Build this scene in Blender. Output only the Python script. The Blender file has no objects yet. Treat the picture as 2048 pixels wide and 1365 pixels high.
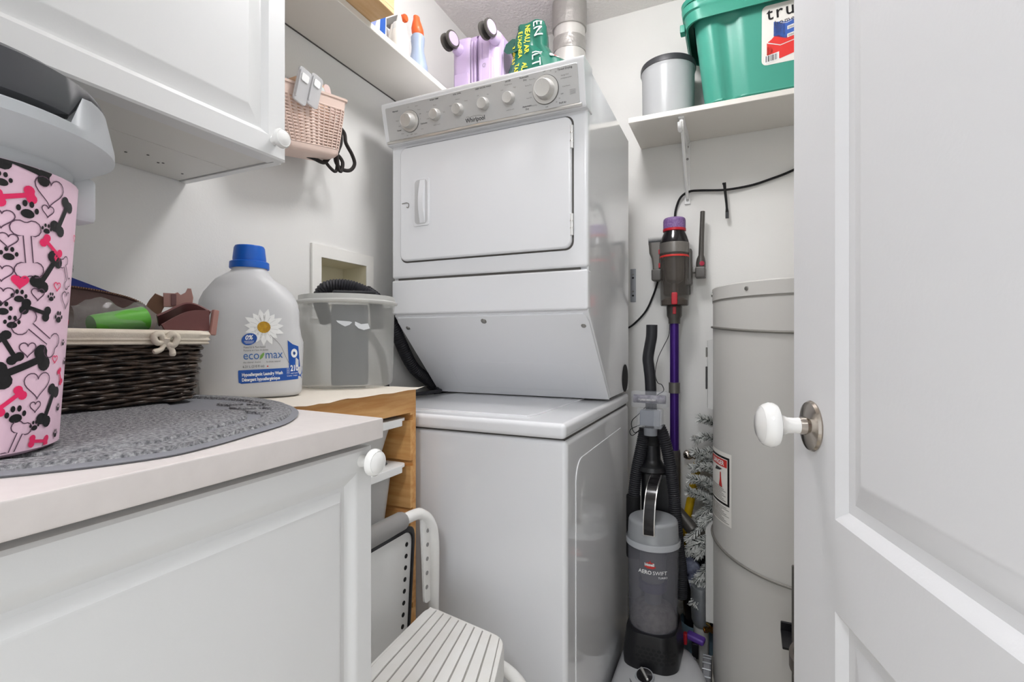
import bpy, bmesh, math, random
from mathutils import Vector, Matrix, noise
from mathutils.bvhtree import BVHTree
random.seed(7)
PI = math.pi
scene = bpy.context.scene
COL = scene.collection

# ---------------------------------------------------------------- camera
cam_data = bpy.data.cameras.new('camera')
cam_data.sensor_width = 36.0
cam_data.lens = 36.0 * 985.0 / 2048.0
cam_data.clip_start = 0.01
cam = bpy.data.objects.new('camera', cam_data)
cam.location = (0.0, 0.0, 1.07)
cam.rotation_euler = (math.radians(90), 0, math.radians(24.4))
COL.objects.link(cam)
scene.camera = cam

# ---------------------------------------------------------------- world (light of the hall behind the open door)
world = bpy.data.worlds.new('world')
scene.world = world
world.use_nodes = True
bg = world.node_tree.nodes['Background']
bg.inputs[0].default_value = (0.94, 0.97, 1.0, 1)
bg.inputs[1].default_value = 0.85
LAMP_STRENGTH = 30.0
FILL_LAMP_STRENGTH = 52.0  # emission of the added fill globe behind the camera

scene.view_settings.view_transform = 'Standard'
scene.view_settings.look = 'None'
scene.view_settings.gamma = 1.0
scene.view_settings.use_curve_mapping = False
scene.view_settings.exposure = 0.47

# ---------------------------------------------------------------- materials
def lin(h):
    h = h.lstrip('#')
    out = []
    for i in (0, 2, 4):
        c = int(h[i:i + 2], 16) / 255.0
        out.append(c / 12.92 if c <= 0.04045 else ((c + 0.055) / 1.055) ** 2.4)
    return tuple(out) + (1.0,)

def mat(name, col, rough=0.5, metal=0.0, spec=0.5, col2=None, nscale=8.0, bump=None, trans=0.0, ior=1.45,
        stretch=None, coat=0.0, emit=None, translucent=0.0, clear=0.0, sheen=0.0, bdist=0.004):
    m = bpy.data.materials.new(name)
    m.use_nodes = True
    nt = m.node_tree
    nd, lk = nt.nodes, nt.links
    bsdf = nd['Principled BSDF']
    bsdf.inputs['Base Color'].default_value = lin(col)
    bsdf.inputs['Roughness'].default_value = rough
    bsdf.inputs['Metallic'].default_value = metal
    bsdf.inputs['Specular IOR Level'].default_value = spec
    bsdf.inputs['Transmission Weight'].default_value = trans
    bsdf.inputs['IOR'].default_value = ior
    bsdf.inputs['Coat Weight'].default_value = coat
    bsdf.inputs['Coat Roughness'].default_value = 0.06
    bsdf.inputs['Sheen Weight'].default_value = sheen
    if emit:
        bsdf.inputs['Emission Color'].default_value = lin(emit[0])
        bsdf.inputs['Emission Strength'].default_value = emit[1]
    tc = nd.new('ShaderNodeTexCoord')
    mp = nd.new('ShaderNodeMapping')
    lk.new(tc.outputs['Object'], mp.inputs['Vector'])
    if stretch:
        mp.inputs['Scale'].default_value = stretch
    if col2:
        nz = nd.new('ShaderNodeTexNoise')
        nz.inputs['Scale'].default_value = nscale
        nz.inputs['Detail'].default_value = 5.0
        lk.new(mp.outputs['Vector'], nz.inputs['Vector'])
        rp = nd.new('ShaderNodeValToRGB')
        rp.color_ramp.elements[0].position = 0.35
        rp.color_ramp.elements[0].color = lin(col)
        rp.color_ramp.elements[1].position = 0.68
        rp.color_ramp.elements[1].color = lin(col2)
        lk.new(nz.outputs['Fac'], rp.inputs['Fac'])
        lk.new(rp.outputs['Color'], bsdf.inputs['Base Color'])
    if bump:
        nb = nd.new('ShaderNodeTexNoise')
        nb.inputs['Scale'].default_value = bump[0]
        nb.inputs['Detail'].default_value = 3.0
        lk.new(mp.outputs['Vector'], nb.inputs['Vector'])
        bp = nd.new('ShaderNodeBump')
        bp.inputs['Strength'].default_value = bump[1]
        bp.inputs['Distance'].default_value = bdist
        lk.new(nb.outputs['Fac'], bp.inputs['Height'])
        lk.new(bp.outputs['Normal'], bsdf.inputs['Normal'])
    if translucent or clear:
        out = nd['Material Output']
        last = bsdf.outputs['BSDF']
        if translucent:
            tl = nd.new('ShaderNodeBsdfTranslucent')
            tl.inputs['Color'].default_value = lin(col)
            mx = nd.new('ShaderNodeMixShader')
            mx.inputs['Fac'].default_value = translucent
            lk.new(last, mx.inputs[1])
            lk.new(tl.outputs[0], mx.inputs[2])
            last = mx.outputs[0]
        if clear:
            tp = nd.new('ShaderNodeBsdfTransparent')
            mx = nd.new('ShaderNodeMixShader')
            mx.inputs['Fac'].default_value = clear
            lk.new(last, mx.inputs[1])
            lk.new(tp.outputs[0], mx.inputs[2])
            last = mx.outputs[0]
        lk.new(last, out.inputs['Surface'])
    return m

M = {}
M['wall'] = mat('wall_paint', '#eae9e5', 0.75, col2='#e7e6e2', nscale=3, bump=(220, 0.06))
M['ceil'] = mat('stippled_ceiling', '#f6f2ee', 0.9, bump=(95, 0.8), bdist=0.008)
M['tile'] = mat('floor_tile', '#e3ddd2', 0.25, col2='#d8d1c4', nscale=4)
M['grout'] = mat('grout', '#a39d92', 0.9)
M['cab'] = mat('cabinet_white', '#e3e3e2', 0.32, bump=(400, 0.02))
M['cabin'] = mat('cabinet_underside', '#e2e0da', 0.45)
M['knob'] = mat('porcelain_white', '#f3f2ef', 0.12, coat=0.5)
M['counter'] = mat('counter_laminate', '#dcd5d1', 0.4, col2='#d8d1cd', nscale=60)
M['appl'] = mat('appliance_enamel', '#ecedef', 0.2, coat=0.35)
M['applside'] = mat('appliance_side_enamel', '#eaebed', 0.1, coat=0.6)
M['seam'] = mat('seam_dark', '#55524e', 0.6)
M['black'] = mat('black_plastic', '#17171a', 0.35)
M['blackm'] = mat('black_matte', '#121214', 0.7)
M['rubber'] = mat('black_rubber', '#25252a', 0.6)
M['silver'] = mat('console_silver', '#c6c6c5', 0.4, metal=0.2, bump=(300, 0.03))
M['chrome'] = mat('brushed_metal', '#d5d3cf', 0.28, metal=0.9)
M['knobmetal'] = mat('dial_metal', '#d8d6d2', 0.3, metal=0.55)
M['print'] = mat('grey_print', '#3b3a3a', 0.6)
M['printlt'] = mat('light_grey_print', '#77746f', 0.6)
M['white'] = mat('white_plastic', '#ececea', 0.35)
M['whitep'] = mat('white_print', '#f4f4f2', 0.5)
M['nickel'] = mat('nickel', '#b5aca2', 0.15, metal=1.0)
M['door'] = mat('door_white', '#e5e5e6', 0.45, bump=(160, 0.05))
M['steel'] = mat('zinc_steel', '#9b9da0', 0.4, metal=0.7)
M['screw'] = mat('screw_metal', '#8f8d89', 0.3, metal=0.9)
M['tank'] = mat('tank_grey', '#c6c4bf', 0.45, bump=(25, 0.02))
M['tankpanel'] = mat('tank_panel_grey', '#c0c0bd', 0.4)
M['brass'] = mat('brass', '#b08d4e', 0.25, metal=1.0)
M['copper'] = mat('copper', '#b06a3c', 0.3, metal=1.0)
M['cable'] = mat('steel_cable', '#8b8882', 0.5, metal=0.5)
M['red'] = mat('red_plastic', '#b81f2c', 0.35)
M['redp'] = mat('red_print', '#c8322c', 0.5)
M['pine'] = mat('pine_wood', '#c98f4f', 0.5, col2='#e0b073', nscale=7, stretch=(1.2, 9, 9), bump=(60, 0.03))
M['pinev'] = mat('pine_wood_side', '#bf8549', 0.5, col2='#d7a468', nscale=7, stretch=(9, 9, 1.2), bump=(60, 0.03))
M['crate'] = mat('crate_wood', '#d0a877', 0.6, col2='#dcb98c', nscale=8, stretch=(9, 1.2, 9))
M['paper'] = mat('liner_paper', '#ece4d6', 0.8, translucent=0.1)
M['binw'] = mat('bin_plastic', '#d9d9d7', 0.4, translucent=0.2)
M['mat'] = mat('mat_pile', '#68686b', 0.95, col2='#b0b0b1', nscale=260, bump=(330, 1.0), bdist=0.006)
M['matrim'] = mat('mat_rim', '#7f8085', 0.7, bump=(200, 0.1))
M['pink'] = mat('pink_sleeve', '#f3cfe0', 0.4)
M['pinkhot'] = mat('hot_pink_print', '#ee2a66', 0.45)
M['inkblack'] = mat('black_print', '#161416', 0.45)
M['outline'] = mat('outline_print', '#5a3f52', 0.45)
M['charcoal'] = mat('charcoal_lid', '#3a3b3e', 0.4)
M['frost'] = mat('frosted_plastic', '#dfe2e4', 0.35, translucent=0.35, clear=0.22)
M['frostgrey'] = mat('frosted_grey_plastic', '#d8dadb', 0.25, translucent=0.3, clear=0.15)
M['jug'] = mat('jug_plastic', '#e4e4e4', 0.4, translucent=0.22)
M['blue'] = mat('blue_cap', '#1361c4', 0.35)
M['bluep'] = mat('blue_print', '#1c53a8', 0.45)
M['bluetext'] = mat('blue_lettering', '#3f6fae', 0.5)
M['leaf'] = mat('leaf_green_print', '#7cab52', 0.5)
M['petal'] = mat('petal_print', '#fbfbf8', 0.5)
M['yolk'] = mat('flower_centre_print', '#c79a22', 0.6, col2='#a87718', nscale=160)
M['wicker'] = mat('dark_wicker', '#1d1613', 0.28, col2='#5a4a3e', nscale=60)
M['linen'] = mat('cream_linen', '#ddd3c2', 0.9, col2='#d3c7b4', nscale=20, bump=(500, 0.15))
M['brown'] = mat('brown_fabric', '#4a3430', 0.8, bump=(300, 0.2))
M['tan'] = mat('tan_fabric', '#8a6854', 0.7)
M['rose'] = mat('rose_brown_rubber', '#6d4543', 0.35)
M['rosel'] = mat('rose_brown_buckle', '#a57a70', 0.35)
M['navy'] = mat('navy_plastic', '#0e2a86', 0.35)
M['green'] = mat('lime_plastic', '#6fc24a', 0.3, translucent=0.2)
M['film'] = mat('clear_film', '#e8e8e6', 0.08, clear=0.86)
M['clear'] = mat('clear_plastic', '#c9ccd2', 0.06, clear=0.8)
M['smoke'] = mat('smoky_plastic', '#5c5650', 0.1, clear=0.55)
M['smokegrey'] = mat('smoky_grey_plastic', '#82828a', 0.12, clear=0.62)
M['dust'] = mat('dust_fluff', '#a59b93', 1.0, col2='#7b716b', nscale=60, bump=(120, 0.8), bdist=0.01)
M['valve'] = mat('valve_box_cream', '#f4f2ec', 0.5)
M['valvein'] = mat('valve_box_inner', '#d9d3b8', 0.6)
M['basket'] = mat('blush_plastic', '#e6cdc0', 0.45)
M['cream'] = mat('cream_plastic', '#e7ddcc', 0.4)
M['peach'] = mat('peach_card', '#e3bf9f', 0.6)
M['iri'] = mat('pearl_card', '#dfe6e4', 0.25)
M['leash'] = mat('black_webbing', '#2a2523', 0.75)
M['lilac'] = mat('lilac_shell', '#c9b4d6', 0.38)
M['lilacd'] = mat('lilac_zip', '#b9a3c6', 0.6)
M['bag'] = mat('green_sack', '#1a5848', 0.25, col2='#236555', nscale=5)
M['bagin'] = mat('green_sack_lining', '#12463a', 0.4)
M['yellowp'] = mat('yellow_print', '#e3d52a', 0.5)
M['foil'] = mat('aluminium_tape', '#b5b2ae', 0.33, metal=0.65, bump=(45, 0.5), bdist=0.006)
M['duct'] = mat('galvanised_duct', '#d2cfca', 0.38, metal=0.3)
M['shelfw'] = mat('shelf_white', '#e4e0d8', 0.5)
M['tote'] = mat('green_tote', '#459c88', 0.35, spec=0.5)
M['totelid'] = mat('green_tote_rim', '#3a927d', 0.35)
M['sticker'] = mat('sticker_white', '#eeebe4', 0.4)
M['stickblue'] = mat('sticker_blue', '#3b62b4', 0.5)
M['stickblue2'] = mat('sticker_pale_blue', '#7b88c8', 0.5)
M['stickred'] = mat('sticker_red', '#e0342f', 0.5)
M['stickred2'] = mat('sticker_light_red', '#ec6a52', 0.5)
M['purple'] = mat('purple_metal', '#4a2a80', 0.28, metal=0.5)
M['purplep'] = mat('purple_plastic', '#5a3b93', 0.35)
M['mesh'] = mat('purple_grille', '#6d4d86', 0.5, col2='#8d72a2', nscale=220)
M['gun'] = mat('gunmetal_plastic', '#56534f', 0.35, metal=0.3)
M['gunl'] = mat('grey_band', '#77736e', 0.3, metal=0.4)
M['darkgloss'] = mat('dark_gloss', '#1c1a1c', 0.12)
M['vacgrey'] = mat('silver_grey_plastic', '#a5a8ab', 0.3, metal=0.25)
M['vacfoot'] = mat('foot_grey_plastic', '#bcbdbe', 0.35, metal=0.1)
M['vacdark'] = mat('dark_grey_plastic', '#6c6d70', 0.45)
M['needle'] = mat('dark_needles', '#3a423c', 0.8)
M['flock'] = mat('flocked_needles', '#e2e3df', 0.9)
M['yellow'] = mat('yellow_pole', '#d3ac17', 0.4)
M['binbag'] = mat('black_film', '#141317', 0.25)
M['basin'] = mat('blue_grey_plastic', '#7590a0', 0.45)
M['galv'] = mat('galvanised', '#7f8386', 0.45, metal=0.5, col2='#8f9396', nscale=25)
M['stool'] = mat('stool_white', '#ecebe8', 0.35, col2='#e6e4df', nscale=14)
M['stoolgrey'] = mat('stool_grip_grey', '#8b8987', 0.4)
M['groove'] = mat('groove_grey', '#9a9792', 0.7)
M['orange'] = mat('orange_plastic', '#e8642f', 0.4)
M['spray'] = mat('pale_blue_bottle', '#b5c4dc', 0.35, translucent=0.2)
M['bottlew'] = mat('white_bottle', '#efe9e2', 0.4)
M['lamp'] = mat('lamp_glass', '#ffffff', 0.5, emit=('#fdfcff', LAMP_STRENGTH))
M['added_fill_lamp'] = mat('fill_globe_glow', '#ffffff', 0.5, emit=('#f4f8ff', FILL_LAMP_STRENGTH))
M['lampbase'] = mat('lamp_base', '#e8e6e2', 0.4)
M['liquid'] = mat('dark_contents', '#33383f', 0.7, col2='#474c54', nscale=12)
M['scuff'] = mat('paper_residue', '#d5d7d8', 0.8)

# ---------------------------------------------------------------- mesh helpers
def cat(pts, n=8, closed=False):
    """Catmull-Rom through the points."""
    P = [Vector(p) for p in pts]
    if len(P) == 2 and not closed:
        return [P[0].lerp(P[1], i / n) for i in range(n + 1)]
    out = []
    N = len(P)
    rng = N if closed else N - 1
    for i in range(rng):
        p0 = P[(i - 1) % N] if (closed or i > 0) else P[0] * 2 - P[1]
        p1 = P[i]
        p2 = P[(i + 1) % N]
        p3 = P[(i + 2) % N] if (closed or i + 2 < N) else P[-1] * 2 - P[-2]
        for k in range(n):
            t = k / n
            out.append(0.5 * ((2 * p1) + (p2 - p0) * t + (2 * p0 - 5 * p1 + 4 * p2 - p3) * t * t + (3 * p1 - p0 - 3 * p2 + p3) * t ** 3))
    if not closed:
        out.append(P[-1])
    return out

def resample(P, step):
    out = [P[0].copy()]
    acc = 0.0
    for a, b in zip(P[:-1], P[1:]):
        L = (b - a).length
        if L < 1e-9:
            continue
        t = step - acc
        while t <= L:
            out.append(a.lerp(b, t / L))
            t += step
        acc = L - (t - step)
    return out

def rrect(x0, x1, y0, y1, r, n=6):
    pts = []
    for cx, cy, a0 in ((x1 - r, y1 - r, 0), (x0 + r, y1 - r, 90), (x0 + r, y0 + r, 180), (x1 - r, y0 + r, 270)):
        for i in range(n + 1):
            a = math.radians(a0 + 90 * i / n)
            pts.append((cx + r * math.cos(a), cy + r * math.sin(a)))
    return pts

class MB:
    def __init__(s):
        s.v = []
        s.f = []
        s.mark = 0
    def start(s):
        s.mark = len(s.v)
        return s
    def xf(s, m):
        for i in range(s.mark, len(s.v)):
            s.v[i] = m @ s.v[i]
        return s
    def add(s, vs, fs):
        o = len(s.v)
        s.v += [Vector(v) for v in vs]
        s.f += [tuple(i + o for i in f) for f in fs]
        return s
    def box(s, x0, x1, y0, y1, z0, z1):
        return s.add([(x0, y0, z0), (x1, y0, z0), (x1, y1, z0), (x0, y1, z0), (x0, y0, z1), (x1, y0, z1), (x1, y1, z1), (x0, y1, z1)],
                     [(0, 3, 2, 1), (4, 5, 6, 7), (0, 1, 5, 4), (1, 2, 6, 5), (2, 3, 7, 6), (3, 0, 4, 7)])
    def bm(s, bm):
        bm.verts.index_update()
        s.add([v.co.copy() for v in bm.verts], [tuple(v.index for v in f.verts) for f in bm.faces])
        bm.free()
        return s
    def rbox(s, x0, x1, y0, y1, z0, z1, r=0.005, seg=2):
        b = bmesh.new()
        bmesh.ops.create_cube(b, size=1.0)
        for v in b.verts:
            v.co = Vector(((x0 + x1) / 2 + v.co.x * (x1 - x0), (y0 + y1) / 2 + v.co.y * (y1 - y0), (z0 + z1) / 2 + v.co.z * (z1 - z0)))
        bmesh.ops.bevel(b, geom=list(b.edges), offset=r, segments=seg, profile=0.5, affect='EDGES')
        return s.bm(b)
    def prism(s, pts, axis, a0, a1, bev=0.0, seg=2):
        def mk(p, a):
            if axis == 'x':
                return (a, p[0], p[1])
            if axis == 'y':
                return (p[0], a, p[1])
            return (p[0], p[1], a)
        b = bmesh.new()
        lo = [b.verts.new(mk(p, a0)) for p in pts]
        hi = [b.verts.new(mk(p, a1)) for p in pts]
        n = len(pts)
        b.faces.new(lo)
        b.faces.new(list(reversed(hi)))
        for i in range(n):
            b.faces.new((lo[i], hi[i], hi[(i + 1) % n], lo[(i + 1) % n]))
        bmesh.ops.recalc_face_normals(b, faces=list(b.faces))
        if bev:
            caps = set()
            for f in b.faces:
                if len(f.verts) == n and n > 4:
                    caps.update(f.edges)
            if n <= 4:
                caps = set(b.edges)
            bmesh.ops.bevel(b, geom=list(caps), offset=bev, segments=seg, profile=0.5, affect='EDGES')
        return s.bm(b)
    def tube(s, path, r, n=10, caps=True, closed=False):
        P = [Vector(p) for p in path]
        m = len(P)
        R = r if isinstance(r, (list, tuple)) else [r] * m
        o = len(s.v)
        up = None
        for i, p in enumerate(P):
            if closed:
                t = P[(i + 1) % m] - P[(i - 1) % m]
            else:
                t = P[min(i + 1, m - 1)] - P[max(i - 1, 0)]
            t.normalize()
            if up is None:
                up = Vector((0, 0, 1)) if abs(t.z) < 0.9 else Vector((1, 0, 0))
            side = t.cross(up)
            if side.length < 1e-6:
                side = t.orthogonal()
            side.normalize()
            up = side.cross(t).normalized()
            for k in range(n):
                a = 2 * PI * k / n
                s.v.append(p + (side * math.cos(a) + up * math.sin(a)) * R[i])
        for i in range(m if closed else m - 1):
            j = (i + 1) % m
            for k in range(n):
                l = (k + 1) % n
                s.f.append((o + i * n + k, o + i * n + l, o + j * n + l, o + j * n + k))
        if caps and not closed:
            s.f.append(tuple(o + k for k in reversed(range(n))))
            s.f.append(tuple(o + (m - 1) * n + k for k in range(n)))
        return s
    def lathe(s, prof, c=(0, 0, 0), n=32, sx=1.0, sy=1.0):
        """profile of (radius, height) turned about z, then placed at c."""
        o = len(s.v)
        idx = []
        for r, z in prof:
            if r < 1e-6:
                idx.append([len(s.v)])
                s.v.append(Vector((c[0], c[1], c[2] + z)))
            else:
                idx.append(list(range(len(s.v), len(s.v) + n)))
                for k in range(n):
                    a = 2 * PI * k / n
                    s.v.append(Vector((c[0] + r * sx * math.cos(a), c[1] + r * sy * math.sin(a), c[2] + z)))
        for A, B in zip(idx[:-1], idx[1:]):
            if len(A) == 1 and len(B) == 1:
                continue
            for k in range(n):
                l = (k + 1) % n
                if len(A) == 1:
                    s.f.append((A[0], B[l], B[k]))
                elif len(B) == 1:
                    s.f.append((A[k], A[l], B[0]))
                else:
                    s.f.append((A[k], A[l], B[l], B[k]))
        return s
    def loft(s, rings, cap0=True, cap1=True):
        """rings of equal count, each a closed loop of points."""
        o = len(s.v)
        n = len(rings[0])
        for R in rings:
            s.v += [Vector(p) for p in R]
        for i in range(len(rings) - 1):
            for k in range(n):
                l = (k + 1) % n
                s.f.append((o + i * n + k, o + i * n + l, o + (i + 1) * n + l, o + (i + 1) * n + k))
        if cap0:
            s.f.append(tuple(o + k for k in reversed(range(n))))
        if cap1:
            e = o + (len(rings) - 1) * n
            s.f.append(tuple(e + k for k in range(n)))
        return s
    def grid(s, fn, nu, nv):
        o = len(s.v)
        for j in range(nv + 1):
            for i in range(nu + 1):
                s.v.append(Vector(fn(i / nu, j / nv)))
        for j in range(nv):
            for i in range(nu):
                a = o + j * (nu + 1) + i
                s.f.append((a, a + 1, a + nu + 2, a + nu + 1))
        return s
    def bvh(s):
        return BVHTree.FromPolygons([tuple(v) for v in s.v], s.f)
    def build(s, name, m, parent=None, smooth=35, base=None, recalc=True):
        me = bpy.data.meshes.new(name)
        b0 = Vector(base) if base is not None else (Vector(parent['base_point']) if parent is not None and 'base_point' in parent else Vector((0, 0, 0)))
        me.from_pydata([tuple(v - b0) for v in s.v], [], s.f)
        me.update()
        if recalc:
            b = bmesh.new()
            b.from_mesh(me)
            bmesh.ops.recalc_face_normals(b, faces=list(b.faces))
            b.to_mesh(me)
            b.free()
        if smooth:
            me.shade_smooth()
            me.set_sharp_from_angle(angle=math.radians(smooth))
            weighted = len(me.polygons) < 6000
        else:
            weighted = False
        me.materials.append(M[m] if isinstance(m, str) else m)
        o = bpy.data.objects.new(name, me)
        COL.objects.link(o)
        if weighted:
            wn = o.modifiers.new('weighted_normals', 'WEIGHTED_NORMAL')
            wn.keep_sharp = True
            wn.weight = 100
        if parent is not None:
            o.parent = parent
            o['base_point'] = tuple(b0)
        elif base is not None:
            o.location = b0
            o['base_point'] = tuple(b0)
        return o

def tag(o, label, category, group=None):
    o['label'] = label
    o['category'] = category
    if group:
        o['group'] = group
    return o

def thing(name, label, category, base, group=None):
    o = bpy.data.objects.new(name, None)
    o.empty_display_size = 0.05
    COL.objects.link(o)
    o.location = base
    o['base_point'] = tuple(float(x) for x in base)
    return tag(o, label, category, group)

def struct(o, label=None):
    o['kind'] = 'structure'
    if label:
        o['label'] = label
    return o

def axes(n, up=(0, 0, 1)):
    """matrix taking local z to n (a part turned about z is pointed along n)."""
    z = Vector(n).normalized()
    u = Vector(up)
    if abs(z.dot(u)) > 0.98:
        u = Vector((0, 1, 0))
    x = u.cross(z).normalized()
    y = z.cross(x)
    return Matrix(((x.x, y.x, z.x), (x.y, y.y, z.y), (x.z, y.z, z.z))).to_4x4()

def at(p, n=None):
    return Matrix.Translation(Vector(p)) @ (axes(n) if n is not None else Matrix.Identity(4))

# flat shapes (print): polygons in 2D, then wrapped on a surface by a function
def flat_bm(polys, step=None):
    b = bmesh.new()
    for P in polys:
        vs = [b.verts.new((p[0], p[1], 0)) for p in P]
        try:
            b.faces.new(vs)
        except ValueError:
            pass
    bmesh.ops.triangulate(b, faces=list(b.faces))
    if step:
        cut_bm(b, step)
    return b

def cut_bm(b, step):
    xs = [v.co.x for v in b.verts]
    ys = [v.co.y for v in b.verts]
    for ax, lo, hi in ((0, min(xs), max(xs)), (1, min(ys), max(ys))):
        k = lo + step
        while k < hi:
            co = Vector((k, 0, 0)) if ax == 0 else Vector((0, k, 0))
            no = Vector((1, 0, 0)) if ax == 0 else Vector((0, 1, 0))
            bmesh.ops.bisect_plane(b, geom=list(b.verts) + list(b.edges) + list(b.faces), plane_co=co, plane_no=no)
            k += step

def strip_polys(P, w, closed=True):
    """outline of polygon P with line width w as quads."""
    n = len(P)
    out = []
    def nrm(i):
        if closed:
            a, b = P[(i - 1) % n], P[(i + 1) % n]
        else:
            a, b = P[max(i - 1, 0)], P[min(i + 1, n - 1)]
        dx, dy = b[0] - a[0], b[1] - a[1]
        L = math.hypot(dx, dy) or 1
        return (-dy / L * w / 2, dx / L * w / 2)
    for i in range(n if closed else n - 1):
        j = (i + 1) % n
        a, b = nrm(i), nrm(j)
        out.append([(P[i][0] + a[0], P[i][1] + a[1]), (P[j][0] + b[0], P[j][1] + b[1]), (P[j][0] - b[0], P[j][1] - b[1]), (P[i][0] - a[0], P[i][1] - a[1])])
    return out

def text_bm(txt, size, align='LEFT', step=None, shear=0.0, space=1.0, xs=1.0, bold=0.0):
    c = bpy.data.curves.new('t', 'FONT')
    c.body = txt
    c.size = size
    c.align_x = align
    c.shear = shear
    c.space_character = space
    c.resolution_u = 3
    c.offset = bold
    o = bpy.data.objects.new('t', c)
    COL.objects.link(o)
    me = o.to_mesh()
    b = bmesh.new()
    b.from_mesh(me)
    o.to_mesh_clear()
    bpy.data.objects.remove(o)
    bpy.data.curves.remove(c)
    if xs != 1.0:
        for v in b.verts:
            v.co.x *= xs
    bmesh.ops.triangulate(b, faces=list(b.faces))
    if step:
        cut_bm(b, step)
    return b

class Print:
    """collects flat shapes mapped by a function (x, y) -> world point; one mesh per colour."""
    def __init__(s, fn):
        s.fn = fn
        s.by = {}
    def put(s, m, b, x=0, y=0, rot=0):
        mb = s.by.setdefault(m, MB())
        c, d = math.cos(math.radians(rot)), math.sin(math.radians(rot))
        b.verts.index_update()
        vs = []
        for v in b.verts:
            vs.append(s.fn(x + v.co.x * c - v.co.y * d, y + v.co.x * d + v.co.y * c))
        ok = [tuple(v.index for v in f.verts) for f in b.faces]
        ok = [f for f in ok if all(vs[i] is not None for i in f)]
        mb.add([v if v is not None else (0, 0, 0) for v in vs], ok)
        b.free()
        return s
    def text(s, m, t, size, x, y, rot=0, **k):
        return s.put(m, text_bm(t, size, **k), x, y, rot)
    def poly(s, m, polys, x=0, y=0, rot=0, step=None):
        return s.put(m, flat_bm(polys, step), x, y, rot)
    def build(s, name, parent, fine=False):
        for m, mb in s.by.items():
            po = mb.build(name, m, parent, smooth=0, recalc=False)
            if fine:
                po['kind'] = 'stuff'

def plane_fn(o, ux, uy, lift=0.0):
    o, ux, uy = Vector(o), Vector(ux).normalized(), Vector(uy).normalized()
    n = ux.cross(uy).normalized()
    return lambda x, y: o + ux * x + uy * y + n * lift

def cast_fn(bvh, o, ux, uy, d, lift=0.001):
    o, ux, uy, d = Vector(o), Vector(ux).normalized(), Vector(uy).normalized(), Vector(d).normalized()
    def fn(x, y):
        p, nn, i, dist = bvh.ray_cast(o + ux * x + uy * y, d)
        if p is None:
            return None
        return p - d * lift
    return fn

def ell(rx, ry, n=20, cx=0, cy=0):
    return [(cx + rx * math.cos(2 * PI * i / n), cy + ry * math.sin(2 * PI * i / n)) for i in range(n)]

def panel_door(mb, y0, y1, z0, z1, xf, thick, prof, panels=None):
    """cabinet door front facing +x with a moulded panel; prof = [(inset, depth)]."""
    rings = []
    for ins, dep in prof:
        rings.append([(xf + dep, y0 + ins, z0 + ins), (xf + dep, y1 - ins, z0 + ins), (xf + dep, y1 - ins, z1 - ins), (xf + dep, y0 + ins, z1 - ins)])
    back = [(xf - thick, y0, z0), (xf - thick, y1, z0), (xf - thick, y1, z1), (xf - thick, y0, z1)]
    mb.loft([back] + rings)
    return mb

# ================================================================= the room
XL, XRW, YB, YF, ZC = -1.03, 0.52, 1.938, 0.03, 2.35  # most coordinates from here on were computed from image pixels
floor = struct(MB().box(XL - 0.1, XRW + 0.1, -1.2, YB + 0.1, -0.06, -0.004).build('floor', 'grout', smooth=0), 'pale tiled floor')
tile_mesh = None
TS = 0.305
nx, ny = 6, 11
for i in range(nx):
    for j in range(ny):
        x0 = XL + 0.02 + i * TS
        y0 = YB - 0.06 - (j + 1) * TS
        if x0 > XRW or y0 < -1.2 - TS:
            continue
        if tile_mesh is None:
            t = MB().rbox(0.002, TS - 0.002, 0.002, TS - 0.002, -0.006, 0.0, 0.0012, 1).build('tile', 'tile', floor, smooth=0, base=(0, 0, 0))
            tile_mesh = t.data
        else:
            t = bpy.data.objects.new('tile', tile_mesh)
            COL.objects.link(t)
            t.parent = floor
        t.location = (x0, y0, 0)
t = MB().box(XL, XRW, YB - 0.058, YB, -0.006, 0.0).build('tile', 'tile', floor, smooth=0)
struct(MB().box(XL - 0.1, XRW + 0.1, -0.1, YB + 0.1, ZC, ZC + 0.08).build('ceiling', 'ceil', smooth=0), 'white stippled ceiling')
# left wall with the recess for the valve box
wl = MB()
BY0, BY1, BZ0, BZ1 = 1.003, 1.182, 1.16, 1.298
wl.box(XL - 0.1, XL, -0.1, BY0, 0, ZC).box(XL - 0.1, XL, BY1, YB + 0.1, 0, ZC)
wl.box(XL - 0.1, XL, BY0, BY1, 0, BZ0).box(XL - 0.1, XL, BY0, BY1, BZ1, ZC)
struct(wl.build('wall_left', 'wall', smooth=0), 'white painted wall behind the cabinets')
struct(MB().box(XL, XRW, YB, YB + 0.1, 0, ZC).build('wall_back', 'wall', smooth=0), 'white painted wall behind the dryer')
struct(MB().box(XRW, XRW + 0.1, -0.1, YB + 0.1, 0, ZC).build('wall_right', 'wall', smooth=0), 'white painted wall behind the open door')
wf = MB().box(XL, -0.50, -0.1, YF - 0.02, 0, ZC).box(0.30, XRW, -0.1, YF - 0.02, 0, ZC).box(-0.50, 0.30, -0.1, YF - 0.02, 2.06, ZC)
struct(wf.build('wall_front', 'wall', smooth=0), 'white wall around the doorway')
struct(MB().rbox(XL, XRW, YB - 0.012, YB - 0.0005, 0, 0.075, 0.003).build('baseboard_back', 'cab'), 'low white baseboard along the back wall')

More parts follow.
